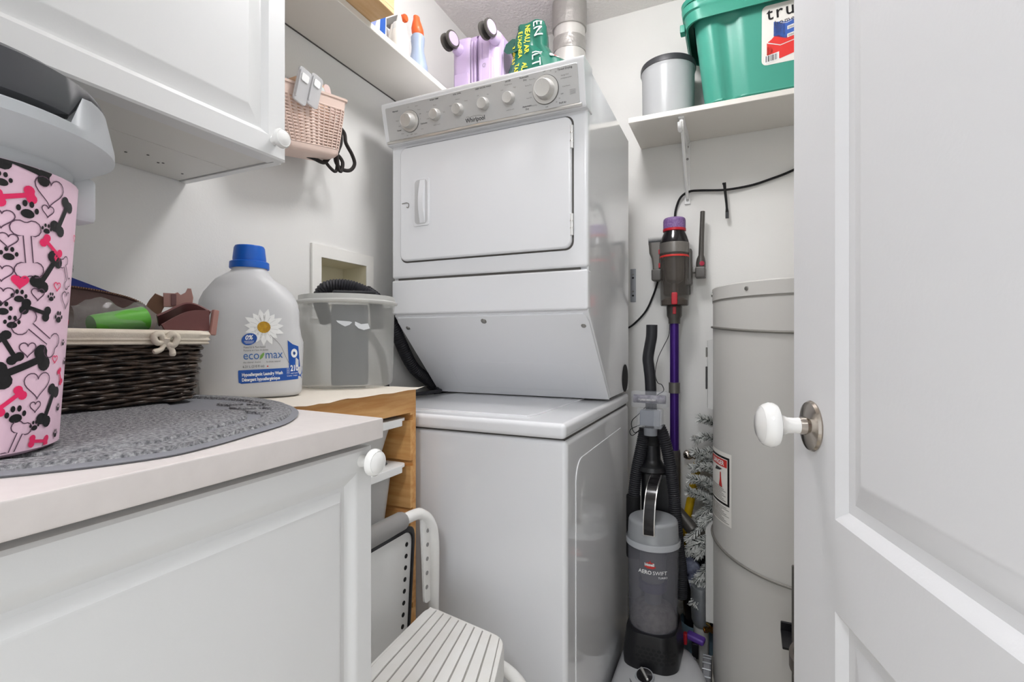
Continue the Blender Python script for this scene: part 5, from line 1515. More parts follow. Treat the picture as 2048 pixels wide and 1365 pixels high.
# ================================================================= stick vacuum on the back wall
VX, VY = -0.199, 1.846
sv_ = thing('stick_vacuum', 'cordless stick vacuum with a purple wand on the back wall', 'vacuum', (VX, VY, 0.0))
MB().lathe([(0, 1.508), (0.034, 1.508), (0.037, 1.505), (0.0385, 1.498), (0.0385, 1.470), (0, 1.470)], (VX, VY, 0), 36).build('filter_cap', 'mesh', sv_)
MB().lathe([(0.038, 1.4705), (0.0395, 1.470), (0.0395, 1.462), (0.036, 1.460)], (VX, VY, 0), 36).build('red_ring', 'red', sv_)
MB().lathe([(0, 1.462), (0.036, 1.462), (0.038, 1.455), (0.044, 1.440), (0.0485, 1.425), (0.0495, 1.418), (0, 1.418)], (VX, VY, 0), 36).build('upper_body', 'darkgloss', sv_)
MB().lathe([(0, 1.4185), (0.0500, 1.4185), (0.0505, 1.415), (0.0505, 1.386), (0.0495, 1.382), (0, 1.382)], (VX, VY, 0), 36).build('band', 'gunl', sv_)
bn = MB().lathe([(0.0490, 1.382), (0.0495, 1.30), (0.0485, 1.200), (0.046, 1.196), (0, 1.196)], (VX, VY, 0), 36).build('clear_bin', 'smoke', sv_)
MB().lathe([(0.0496, 1.374), (0.0502, 1.373), (0.0502, 1.368), (0.0496, 1.367)], (VX, VY, 0), 36).build('red_seal', 'redp', bn)
MB().lathe([(0, 1.382), (0.034, 1.382), (0.034, 1.30), (0.030, 1.285), (0.014, 1.275), (0.014, 1.20), (0, 1.20)], (VX, VY, 0), 28).build('cyclone', mat('cyclone_brown', '#4a423c', 0.5), bn)
MB().lathe([(0, 1.198), (0.044, 1.198), (0.045, 1.215), (0.03, 1.225), (0, 1.228)], (VX, VY, 0), 28).build('dust', mat('dust_dark', '#5a5048', 0.95, bump=(90, 0.6)), bn)
vf = Vector((VX * -1, -VY, 0)).normalized()
def vfp(r, z, side=0.0):
    return Vector((VX, VY, z)) + Vector((vf.x, vf.y, 0)) * r + Vector((-vf.y, vf.x, 0)) * side
mv = Matrix.Translation((VX, VY, 0)) @ Matrix.Rotation(math.atan2(vf.y, vf.x), 4, 'Z')
MB().start().rbox(0.046, 0.056, -0.010, 0.010, 1.197, 1.240, 0.004).xf(mv).build('red_catch', 'red', bn)
MB().start().lathe([(0, 1.197), (0.026, 1.197), (0.027, 1.19), (0.026, 1.160), (0.021, 1.150), (0.020, 1.132), (0, 1.132)], n=28).xf(Matrix.Translation((VX, VY, 0))).build('collar', 'gun', sv_)
MB().start().rbox(0.022, 0.029, -0.006, 0.006, 1.165, 1.192, 0.002).xf(mv).build('red_button', 'red', sv_)
MB().lathe([(0, 1.135), (0.0155, 1.135), (0.0155, 0.60), (0, 0.60)], (VX, VY, 0), 24).build('wand', 'purple', sv_)
MB().lathe([(0.0155, 0.922), (0.0195, 0.921), (0.0195, 0.884), (0.0155, 0.883)], (VX, VY, 0), 24).build('wand_joint', 'gunl', sv_)
MB().lathe([(0, 0.68), (0.019, 0.68), (0.021, 0.67), (0.021, 0.47), (0.018, 0.45), (0, 0.45)], (VX, VY, 0), 24).build('lower_collar', 'gun', sv_)
# rear grip seen behind the bin
MB().rbox(VX + 0.035, VX + 0.058, VY + 0.01, VY + 0.05, 1.27, 1.40, 0.006).build('battery', 'gun', sv_)

dk_ = thing('wall_dock', 'grey wall dock behind the stick vacuum', 'dock', (-0.20, 1.92, 1.29))
MB().rbox(-0.245, -0.150, 1.905, YB - 0.001, 1.24, 1.40, 0.006).build('back_plate', 'gun', dk_)
MB().rbox(-0.150, -0.128, 1.885, 1.915, 1.317, 1.337, 0.003).build('side_arm', 'gunl', dk_)
MB().rbox(-0.131, -0.096, 1.868, 1.915, 1.296, 1.335, 0.005).build('tool_socket', 'gun', dk_)
MB().rbox(-0.283, -0.246, 1.868, 1.915, 1.293, 1.335, 0.005).build('tool_socket', 'gun', dk_)
cv = thing('crevice_tool', 'long grey crevice tool standing in the wall dock', 'vacuum tool', (-0.113, 1.89, 1.335))
MB().loft([[(-0.113 + x * a + o_, 1.89 + y * b, z) for x, y in ell(1, 1, 20)] for a, b, z, o_ in ((0.0165, 0.0165, 1.3355, 0), (0.0165, 0.0165, 1.352, 0), (0.014, 0.0155, 1.366, 0.0), (0.0095, 0.014, 1.378, 0.001), (0.0085, 0.013, 1.45, 0.003), (0.0080, 0.0125, 1.534, 0.006), (0.006, 0.010, 1.534, 0.006), (0.006, 0.01, 1.50, 0.005))]).build('nozzle', 'gun', cv, smooth=40)
MB().start().lathe([(0, 0), (0.0085, 0), (0.0085, 0.002), (0, 0.003)], n=20).xf(at((-0.1085, 1.8725, 1.346), (0.2, -1, 0))).build('red_button', mat('magenta_red', '#a3263e', 0.3), cv)
bt = thing('brush_tool', 'grey brush tool with dark bristles in the wall dock', 'vacuum tool', (-0.265, 1.89, 1.335))
MB().loft([[(-0.265 + o_ + x * a, 1.888 + y * b, z) for x, y in rrect(-1, 1, -1, 1, 0.5, 4)] for a, b, z, o_ in ((0.0145, 0.015, 1.3355, 0), (0.015, 0.016, 1.352, 0.0), (0.017, 0.017, 1.375, -0.001), (0.0235, 0.019, 1.395, -0.003), (0.0245, 0.020, 1.425, -0.004), (0.0255, 0.021, 1.428, -0.004), (0.0255, 0.021, 1.433, -0.004))]).build('brush_body', 'gunl', bt, smooth=40)
bs = MB()
for i in range(22):
    for j in range(5):
        x = -0.269 - 0.0235 + 0.047 * i / 21
        y = 1.871 + 0.034 * j / 4
        lx = (i - 10.5) * 0.0002
        bs.add([(x - 0.0008, y, 1.432), (x + 0.0008, y, 1.432), (x, y + 0.0014, 1.432), (x + lx, y, 1.454 + 0.002 * random.random())], [(0, 1, 3), (1, 2, 3), (2, 0, 3), (0, 2, 1)])
bso = bs.build('bristles', 'black', bt, smooth=0)
bso['kind'] = 'stuff'
for z in (1.396, 1.346):
    MB().rbox(-0.257, -0.250, 1.866, 1.874, z - 0.008, z + 0.010, 0.002).build('red_button', 'red', bt)

# cords on the back wall
tag(MB().tube(cat([(-0.205, 1.905, 1.42), (-0.206, 1.925, 1.51), (-0.203, 1.93, 1.56), (-0.186, 1.926, 1.603), (-0.156, 1.924, 1.621), (-0.118, 1.928, 1.622), (-0.034, 1.926, 1.613), (0.047, 1.93, 1.619), (0.11, 1.93, 1.633), (0.181, 1.93, 1.655), (0.30, 1.93, 1.71), (0.42, 1.93, 1.79)], 8), 0.0042, 8).build('charging_cord', 'blackm', base=(0, 1.93, 1.5)), 'black charging cord running up from the stick vacuum along the back wall', 'cord')
tag(MB().tube(cat([(-0.262, 1.92, 1.33), (-0.270, 1.93, 1.29), (-0.288, 1.931, 1.237), (-0.316, 1.931, 1.18), (-0.369, 1.93, 1.127), (-0.42, 1.92, 1.10), (-0.47, 1.91, 1.0)], 8), 0.0036, 8).build('dock_cable', 'blackm', base=(-0.3, 1.93, 1.0)), 'black cord curving from the wall dock behind the dryer', 'cord')
tag(MB().tube(cat([(-0.216, 1.86, 1.14), (-0.219, 1.85, 1.09), (-0.236, 1.84, 1.05), (-0.249, 1.80, 1.01), (-0.253, 1.76, 0.96), (-0.24, 1.72, 0.93), (-0.222, 1.69, 0.925), (-0.214, 1.67, 0.907), (-0.235, 1.66, 0.89), (-0.29, 1.67, 0.83), (-0.315, 1.66, 0.80), (-0.305, 1.66, 0.765), (-0.275, 1.65, 0.79), (-0.312, 1.66, 0.755), (-0.318, 1.66, 0.775), (-0.27, 1.66, 0.80)], 8), 0.0013, 6).build('thin_wire', 'blackm', base=(-0.25, 1.75, 0.8)), 'thin black wire tangled behind the clear turbo brush', 'wire')
cbh = thing('cord_brush', 'small black brush hanging from the charging cord', 'brush', (-0.03, 1.92, 1.507))
MB().tube(cat([(-0.037, 1.912, 1.628), (-0.036, 1.912, 1.632), (-0.033, 1.912, 1.600), (-0.029, 1.914, 1.56), (-0.027, 1.916, 1.53)], 6), [0.004, 0.0062, 0.0066, 0.0062, 0.006, 0.0058, 0.0056, 0.0054, 0.0052, 0.005, 0.0048, 0.0046, 0.0046, 0.0045, 0.0044, 0.0043, 0.0042, 0.0041, 0.004, 0.004, 0.004, 0.004, 0.0045, 0.005, 0.0055], 8).build('handle', 'blackm', cbh)
MB().rbox(-0.0325, -0.0215, 1.911, 1.921, 1.508, 1.530, 0.001).build('bristle_head', 'black', cbh)
tag(MB().rbox(-0.372, -0.351, YB - 0.004, YB - 0.0005, 1.222, 1.350, 0.0015).build('wall_strap', 'steel', base=(-0.36, YB, 1.22)), 'flat zinc steel plate screwed to the wall beside the dryer', 'plate')
wsx = [o for o in bpy.data.objects if o.name == 'wall_strap'][0]
for z in (1.328, 1.315, 1.262, 1.246):
    MB().start().lathe([(0, 0), (0.004, 0), (0.0035, 0.001), (0, 0.0012)], n=12).xf(at((-0.362, YB - 0.004, z), (0, -1, 0))).build('screw', 'blackm' if z in (1.315, 1.246) else 'screw', wsx)

# ================================================================= upright vacuum on the floor
UC = Vector((-0.2285, 1.555, 0))  # canister group pushed back along the line of sight and enlarged
uv = thing('upright_vacuum', 'silver and black upright vacuum with a clear dust canister', 'vacuum', tuple(UC))
ft = roundpoly([(-0.331, 1.30), (-0.305, 1.262), (-0.11, 1.262), (-0.072, 1.30), (-0.068, 1.52), (-0.095, 1.60), (-0.13, 1.66), (-0.30, 1.66), (-0.331, 1.60)], 0.03)
fc = (-0.20, 1.46)
fk = lambda k: [(fc[0] + (x - fc[0]) * k, fc[1] + (y - fc[1]) * k) for x, y in ft]
MB().loft([[(x, y, 0.012) for x, y in fk(0.985)], [(x, y, 0.02) for x, y in fk(1.0)], [(x, y, 0.060) for x, y in fk(1.0)], [(x, y, 0.085) for x, y in fk(0.965)], [(x, y, 0.102) for x, y in fk(0.89)], [(x, y, 0.112) for x, y in fk(0.78)], [(x, y, 0.117) for x, y in fk(0.6)]]).build('foot', 'vacfoot', uv, smooth=40)
# dark piping curves and bumpers on the foot
for sgn, pts_ in ((-1, [(-0.300, 1.58, 0.098), (-0.302, 1.50, 0.101), (-0.295, 1.44, 0.106), (-0.265, 1.39, 0.112), (-0.250, 1.33, 0.106)]), (1, [(-0.115, 1.60, 0.098), (-0.110, 1.52, 0.102), (-0.118, 1.43, 0.107), (-0.132, 1.34, 0.106)])):
    MB().tube(cat(pts_, 8), 0.006, 8).build('inlay', 'vacdark', uv)
MB().rbox(-0.3355, -0.316, 1.46, 1.585, 0.014, 0.068, 0.006, 3).build('bumper', 'black', uv)
MB().rbox(-0.074, -0.062, 1.36, 1.52, 0.014, 0.060, 0.004, 2).build('bumper', 'black', uv)
wh_ = MB().start().lathe([(0, -0.012), (0.050, -0.012), (0.055, -0.008), (0.055, 0.008), (0.050, 0.012), (0, 0.012)], n=32).xf(at((-0.078, 1.60, 0.0555), (1, 0, 0))).build('wheel', 'vacdark', uv)
for k in range(18):
    a = 2 * PI * k / 18
    MB().start().rbox(-0.012, 0.012, -0.0018, 0.0018, 0.0535, 0.0565, 0.0005, 1).xf(at((-0.078, 1.60, 0.0555)) @ Matrix.Rotation(a, 4, 'X')).build('tyre_rib', 'vacgrey', wh_)
MB().start().lathe([(0, -0.012), (0.050, -0.012), (0.055, -0.008), (0.055, 0.008), (0.050, 0.012), (0, 0.012)], n=32).xf(at((-0.315, 1.62, 0.0555), (1, 0, 0))).build('wheel', 'vacdark', uv)
# canister cradle, black with vent holes
def cr2(k, z, dy=0.0):
    return [(UC.x + x * k, UC.y + dy + y * k, z) for x, y in roundpoly([(-0.080, -0.075), (-0.050, -0.105), (0.050, -0.105), (0.080, -0.075), (0.085, 0.06), (0.06, 0.10), (-0.06, 0.10), (-0.085, 0.06)], 0.03)]
cradle = MB().loft([cr2(0.98, 0.112), cr2(1.0, 0.135), cr2(0.98, 0.160), cr2(0.93, 0.188), cr2(0.90, 0.210), cr2(0.88, 0.216)])
cro = cradle.build('cradle', 'black', uv, smooth=35)
cbv = cradle.bvh()
cpr = Print(cast_fn(cbv, UC + Vector((0, -0.3, 0.168)), (1, 0, 0), (0, 0, 1), (0, 1, 0), 0.0008))
for r_ in range(4):
    for c_ in range(7):
        cpr.poly('blackm', [[(0.0065 * math.cos(PI / 3 * i + 0.5), 0.0045 * math.sin(PI / 3 * i + 0.5)) for i in range(6)]], -0.03 + c_ * 0.015 + (r_ % 2) * 0.0075, 0.012 - r_ * 0.0105)
cpr.build('vent_hole', cro)
# clear canister with its silver lid
CR = 0.0755
CX, CY = UC.x, UC.y - 0.012
can = MB().lathe([(0.062, 0.196), (0.068, 0.198), (0.071, 0.21), (CR, 0.465), (CR - 0.0015, 0.465), (0.0695, 0.21), (0, 0.202)], (CX, CY, 0), 48)
cno = can.build('dust_canister', 'smokegrey', uv, smooth=40)
MB().lathe([(0, 0.204), (0.066, 0.204), (0.068, 0.235), (0.057, 0.265), (0.03, 0.278), (0, 0.275)], (CX, CY, 0), 32).build('dust', 'dust', cno)
MB().lathe([(0, 0.26), (0.022, 0.262), (0.026, 0.30), (0.032, 0.34), (0.038, 0.36), (0.038, 0.462), (0, 0.462)], (CX, CY, 0), 28).build('inner_cone', mat('cone_grey', '#8d8d94', 0.4), cno)
MB().lathe([(0.034, 0.345), (0.0415, 0.343), (0.0415, 0.318), (0.030, 0.314)], (CX, CY, 0), 28).build('filter_ring', mat('filter_violet', '#55507a', 0.5), cno)
lidm = MB().lathe([(CR + 0.001, 0.456), (CR + 0.004, 0.458), (CR + 0.0045, 0.472), (CR + 0.0035, 0.476)], (CX, CY, 0), 48).build('lid_ring', mat('pale_grey_ring', '#b9bcc0', 0.3), uv, smooth=40)
MB().lathe([(0, 0.472), (CR + 0.002, 0.472), (CR - 0.001, 0.479), (CR - 0.003, 0.524), (CR - 0.006, 0.531), (CR - 0.011, 0.5345), (0.05, 0.537), (0.045, 0.5355), (0, 0.5385)], (CX, CY, 0), 48).build('canister_lid', 'vacgrey', uv, smooth=35)
# carry handle arching over the lid
hp2 = cat([(CX + 0.000, CY - 0.0765, 0.505), (CX + 0.000, CY - 0.0775, 0.535), (CX + 0.001, CY - 0.073, 0.575), (CX + 0.002, CY - 0.055, 0.610), (CX + 0.003, CY - 0.020, 0.636), (CX + 0.003, CY + 0.05, 0.648)], 6)
def band(P_, w, th, mb=None, name=None):
    mb = MB()
    rings = []
    for i, p in enumerate(P_):
        t = (P_[min(i + 1, len(P_) - 1)] - P_[max(i - 1, 0)]).normalized()
        s_ = Vector((1, 0, 0))
        n_ = t.cross(s_).normalized()
        ww = w if not callable(w) else w(i / (len(P_) - 1))
        rings.append([p + s_ * ww + n_ * th, p - s_ * ww + n_ * th, p - s_ * ww - n_ * th, p + s_ * ww - n_ * th])
    return mb.loft(rings)
band(hp2, 0.0165, 0.004).build('carry_handle_edge', 'chrome', uv, smooth=40)
off = [p + Vector((0, -0.0022, 0.0022)) for p in hp2]
band(off, 0.0140, 0.004).build('carry_handle', 'darkgloss', uv, smooth=40)
lp = Print(cast_fn(can.bvh(), Vector((CX, CY, 0.376)) + Vector((0.148, -0.99, 0)) * 0.3, (0.99, 0.148, 0), (0, 0, 1), (-0.148, 0.99, 0), 0.0008))
lp.text('whitep', 'AERO', 0.0155, -0.041, 0.015, 0, step=0.02, xs=0.92, bold=0.0003)
lp.text('whitep', 'SWIFT', 0.0155, -0.001, 0.015, 0, step=0.02, xs=0.92)
lp.text('whitep', 'TURBO', 0.008, 0.014, 0.004, 0, step=0.02)
lp.poly('redp', [[(-0.024, 0.039), (0.007, 0.039), (0.007, 0.035), (0.002, 0.035), (0.002, 0.032), (-0.018, 0.032), (-0.018, 0.035), (-0.024, 0.035)]], step=0.01)
lp.poly('redp', [[(-0.0125, 0.048), (-0.0085, 0.056), (-0.0045, 0.048)]]).poly('redp', [[(-0.019, 0.046), (0.002, 0.046), (0.002, 0.0495), (-0.019, 0.0495)]])
lp.text('whitep', 'bissell', 0.0115, -0.024, 0.0395, 0, bold=0.0004)
lp.build('brand_print', cno)
# spine and pole behind
MB().rbox(UC.x - 0.052, UC.x + 0.052, UC.y + 0.068, UC.y + 0.125, 0.06, 0.655, 0.02, 3).build('spine', 'black', uv)
MB().lathe([(0, 0.655), (0.050, 0.655), (0.046, 0.668), (0.034, 0.676), (0.026, 0.690), (0.024, 0.74), (0.024, 0.79), (0, 0.79)], (-0.244, 1.635, 0), 28).build('neck', 'black', uv)
MB().lathe([(0.0240, 0.735), (0.027, 0.737), (0.027, 0.772), (0.0245, 0.774), (0.0245, 0.80), (0, 0.80)], (-0.244, 1.635, 0), 28).build('neck_sleeve', 'blackm', uv)
M['grip'] = mat('black_grip', '#26262a', 0.35, spec=0.5)
MB().tube(cat([(-0.243, 1.625, 0.66), (-0.246, 1.63, 0.80), (-0.249, 1.63, 0.93), (-0.254, 1.63, 0.985), (-0.257, 1.63, 1.015), (-0.251, 1.63, 1.055), (-0.246, 1.63, 1.085), (-0.245, 1.63, 1.122)], 6), [0.0178] * 43, 16).build('handle_grip', 'grip', uv)
# ribbed hose: up one side, over the back, down the other
for pts_ in ([(-0.264, 1.615, 0.79), (-0.274, 1.615, 0.735), (-0.292, 1.62, 0.645), (-0.299, 1.62, 0.58), (-0.301, 1.62, 0.53)],
             [(-0.220, 1.615, 0.80), (-0.206, 1.615, 0.765), (-0.189, 1.62, 0.69), (-0.179, 1.63, 0.60), (-0.172, 1.635, 0.51), (-0.166, 1.64, 0.42), (-0.158, 1.65, 0.34), (-0.158, 1.655, 0.25)]):
    hp = resample(cat(pts_, 10), 0.0034)
    MB().tube(hp, [0.0195 if i % 2 else 0.0165 for i in range(len(hp))], 12).build('suction_hose', 'rubber', uv, smooth=60)
MB().lathe([(0, 0.40), (0.021, 0.40), (0.0225, 0.41), (0.0225, 0.598), (0.020, 0.600), (0.018, 0.598), (0.018, 0.56), (0, 0.56)], (-0.302, 1.62, -0.03), 24).build('hose_cuff', 'blackm', uv, smooth=40)
# suction dial and pedal
dm = at((-0.234, 1.425, 0.114), (0, -0.3, 1))
dl = MB().start().lathe([(0, 0), (0.0265, 0), (0.027, 0.006), (0.025, 0.011), (0.0235, 0.011), (0, 0.009)], n=36).xf(dm).build('height_dial', 'vacgrey', uv)
MB().start().lathe([(0, 0.0095), (0.0225, 0.0098), (0.022, 0.012), (0, 0.0125)], n=36).xf(dm).build('dial_face', 'darkgloss', dl)
MB().start().rbox(-0.004, 0.004, -0.021, 0.021, 0.012, 0.021, 0.003).xf(dm @ Matrix.Rotation(math.radians(35), 4, 'Z')).build('dial_bar', 'chrome', dl)
dp = Print(plane_fn((-0.283, 1.42, 0.1135), (1, 0, 0), (0, 1, 0)))
for k in range(4):
    dp.poly('print', [[(0.002 + k * 0.004, 0.004 - k * 0.003), (0.008 + k * 0.004, 0.008 - k * 0.003), (0.007 + k * 0.004, 0.0092 - k * 0.003), (0.001 + k * 0.004, 0.0052 - k * 0.003)]])
dp.build('foot_marks', uv)
MB().start().rbox(-0.026, 0.030, -0.016, 0.016, 0.0, 0.018, 0.006, 3).xf(Matrix.Translation((-0.118, 1.665, 0.118)) @ Matrix.Rotation(math.radians(-12), 4, 'Z') @ Matrix.Rotation(math.radians(8), 4, 'Y')).build('release_pedal', 'purplep', uv)
MB().rbox(-0.125, -0.105, 1.645, 1.67, 0.07, 0.118, 0.003).build('pedal_arm', 'black', uv)
MB().rbox(-0.150, -0.138, 1.63, 1.65, 0.115, 0.150, 0.004).build('power_pedal', 'red', uv)

# clear turbo brush clipped to the pole
tt = thing('turbo_brush', 'clear plastic turbo brush head clipped onto the upright vacuum pole', 'vacuum tool', (-0.242, 1.585, 0.78))
MB().rbox(-0.299, -0.188, 1.555, 1.592, 0.862, 0.914, 0.008, 3).build('brush_housing', 'clear', tt)
MB().tube([(-0.292, 1.573, 0.889), (-0.195, 1.573, 0.889)], 0.013, 14).build('brush_roll', mat('violet_grey_roll', '#5f5a6b', 0.5, col2='#a5a2aa', nscale=60), tt)
MB().rbox(-0.281, -0.203, 1.556, 1.594, 0.800, 0.861, 0.007, 3).build('turbine_housing', 'clear', tt)
MB().rbox(-0.272, -0.212, 1.562, 1.590, 0.806, 0.855, 0.004, 2).build('turbine', mat('turbine_grey', '#868b94', 0.35), tt)
MB().lathe([(0, 0.776), (0.020, 0.776), (0.021, 0.80), (0, 0.80)], (-0.241, 1.578, 0), 24).build('inlet', mat('inlet_grey', '#8f9298', 0.35, clear=0.2), tt)
MB().rbox(-0.228, -0.205, 1.5545, 1.557, 0.80, 0.86, 0.001).build('clear_rib', 'clear', tt)
tpn = Print(plane_fn((-0.275, 1.5538, 0.8855), (1, 0, 0), (0, 0, 1)))
tpn.text('whitep', 'TURBOBRUSH', 0.0082, 0.0, 0.0, 0)
tpn.build('brush_print', tt)

# ================================================================= water heater
HR, HX, HY = 0.25, 0.186, 1.665
wh = thing('water_heater', 'tall grey water heater cylinder with steel straps behind the door', 'water heater', (HX, HY, 0))
HT = 1.232
MB().lathe([(0, 0.035), (HR - 0.004, 0.035), (HR, 0.04), (HR, HT - 0.035), (0, HT - 0.035)], (HX, HY, 0), 96).build('tank', 'tank', wh, smooth=30)
tcp = MB().lathe([(HR + 0.0022, HT - 0.040), (HR + 0.0022, HT - 0.004), (HR - 0.002, HT), (0, HT + 0.004)], (HX, HY, 0), 96).build('top_cap', 'tank', wh, smooth=30)
MB().lathe([(HR + 0.0002, HT - 0.0445), (HR + 0.0015, HT - 0.0445), (HR + 0.0015, HT - 0.0405), (HR + 0.0002, HT - 0.0405)], (HX, HY, 0), 96).build('cap_line', 'cable', wh)
for k in range(3):
    a = 2 * PI * k / 3 + 0.4
    MB().lathe([(0, 0), (0.02, 0), (0.02, 0.036), (0, 0.036)], (HX + 0.19 * math.cos(a), HY + 0.19 * math.sin(a), 0), 14).build('foot', 'black', wh)
def hpnt(deg, z, r=0.0):
    a = math.radians(deg)
    return Vector((HX + (HR + r) * math.cos(a), HY + (HR + r) * math.sin(a), z))
for d_ in (-129, -176, -80):
    a = math.radians(d_)
    MB().start().lathe([(0, 0), (0.006, 0), (0.0055, 0.002), (0.004, 0.003), (0, 0.003)], n=14).xf(at(hpnt(d_, HT - 0.020, 0.002), (math.cos(a), math.sin(a), 0))).build('screw', 'screw', tcp)
for z, sag in ((1.1135, 0.022), (0.482, 0.036)):
    pts_ = [hpnt(d, z - sag * max(0, math.sin(math.radians(d + 180))) ** 1.5 if -180 <= d <= 0 else z, 0.003) for d in range(-180, 181, 5)][:-1]
    MB().tube(pts_, 0.0036, 8, closed=True, caps=False).build('strap_cable', 'cable', wh)
def curved(d0, d1, z0, z1, th, name, m_, rr_=0.01, nd_=10):
    q = rrect(d0 * 1.0, d1 * 1.0, z0, z1, 0.0, 1)
    mb = MB()
    out_, in_ = [], []
    for i in range(nd_ + 1):
        d = d0 + (d1 - d0) * i / nd_
        out_.append(d)
    rings = []
    for d in out_:
        rings.append([hpnt(d, z0, 0.0005), hpnt(d, z0 + 0.004, th), hpnt(d, z1 - 0.004, th), hpnt(d, z1, 0.0005)])
    mb.loft(rings)
    return mb.build(name, m_, wh, smooth=40)
curved(-198, -172, 0.86, 1.075, 0.016, 'access_cover', 'tankpanel')
cov = curved(-200, -171, 0.205, 0.478, 0.022, 'access_cover', 'tankpanel')
up_ = [o for o in wh.children if o.name.startswith('access_cover')][0]
MB().rbox(HX - HR - 0.021, HX - HR - 0.016, HY - 0.016, HY + 0.0, 0.92, 0.99, 0.001).build('sticker', 'print', up_, smooth=0)
MB().rbox(HX - HR - 0.0205, HX - HR - 0.016, HY - 0.016, HY + 0.0, 1.02, 1.05, 0.001).build('sticker', 'printlt', up_, smooth=0)
# warning label
def label_fn(lift):
    def fn(x, y):
        d = -174 + math.degrees(x / HR)
        a = math.radians(d)
        return Vector((HX + (HR + lift) * math.cos(a), HY + (HR + lift) * math.sin(a), 0.545 + y))
    return fn
LW, LH = 0.142, 0.205
l1, l2, l3 = Print(label_fn(0.0008)), Print(label_fn(0.0013)), Print(label_fn(0.0018))
l1.poly('sticker', [[(0, 0), (LW, 0), (LW, LH), (0, LH)]], step=0.008)
l2.poly('inkblack', [[(0.008, 0.055), (LW - 0.008, 0.055), (LW - 0.008, LH - 0.012), (0.008, LH - 0.012)]], step=0.008)
l3.poly('sticker', [[(0.016, 0.061), (LW - 0.016, 0.061), (LW - 0.016, LH - 0.018), (0.016, LH - 0.018)]], step=0.008)
l4 = Print(label_fn(0.0022))
l4.poly('redp', [[(0.018, LH - 0.042), (LW - 0.018, LH - 0.042), (LW - 0.018, LH - 0.020), (0.018, LH - 0.020)]], step=0.008)
l5 = Print(label_fn(0.0026))
l5.text('whitep', 'DANGER', 0.019, LW / 2, LH - 0.038, align='CENTER', step=0.01, bold=0.0005)
l4.poly('print', [[(0.05, 0.145), (0.085, 0.150), (0.10, 0.156), (0.06, 0.158)]], step=0.01)
l4.poly('redp', [[(0.080, 0.105), (0.10, 0.102), (0.094, 0.125), (0.092, 0.145), (0.086, 0.145), (0.085, 0.125)]], step=0.01)
for k in range(9):
    y = 0.066 + k * 0.0045
    l4.poly('printlt', [[(0.024, y), (LW - 0.024 - 0.01 * (k % 3), y), (LW - 0.024 - 0.01 * (k % 3), y + 0.0016), (0.024, y + 0.0016)]], step=0.01)
for k in range(10):
    y = 0.006 + k * 0.0046
    l2.poly('printlt', [[(0.010, y), (LW - 0.01 - 0.012 * (k % 4), y), (LW - 0.01 - 0.012 * (k % 4), y + 0.0015), (0.010, y + 0.0015)]], step=0.01)
for l_ in (l1, l2, l3, l4, l5):
    l_.build('warning_label', wh)
# drain valve
dv = MB().start().lathe([(0, 0), (0.010, 0), (0.010, 0.008), (0.007, 0.009), (0.007, 0.020), (0.0095, 0.022), (0.0095, 0.031), (0.005, 0.032), (0.005, 0.028), (0, 0.028)], n=20).xf(at(hpnt(-186, 0.150), (-0.85, -0.5, 0.1))).build('drain_valve', 'brass', wh)
MB().start().rbox(-0.010, 0.010, -0.004, 0.004, 0, 0.008, 0.002).xf(at(hpnt(-186, 0.158, 0.014), (-0.4, -0.3, 1))).build('valve_wheel', 'brass', dv)
# pipe stub on the top
pn_ = MB().start().lathe([(0, 0), (0.009, 0), (0.009, 0.03), (0, 0.03)], n=18).xf(at((0.150, 1.80, HT + 0.022), (1, 0.05, 0.06))).build('pipe_end', 'copper', wh)
MB().start().lathe([(0.0095, 0.022), (0.013, 0.022), (0.013, 0.030), (0, 0.030)], n=18).xf(at((0.150, 1.80, HT + 0.022), (1, 0.05, 0.06))).build('pipe_ring', 'gun', wh)
MB().start().lathe([(0, 0.0301), (0.0125, 0.0301), (0.0125, 0.14), (0, 0.14)], n=18).xf(at((0.150, 1.80, HT + 0.022), (1, 0.05, 0.06))).build('pipe_sleeve', 'white', wh)
MB().lathe([(0.012, -0.005), (0.012, 0.05)], (0.285, 1.807, HT), 16).build('pipe_riser', 'copper', wh)

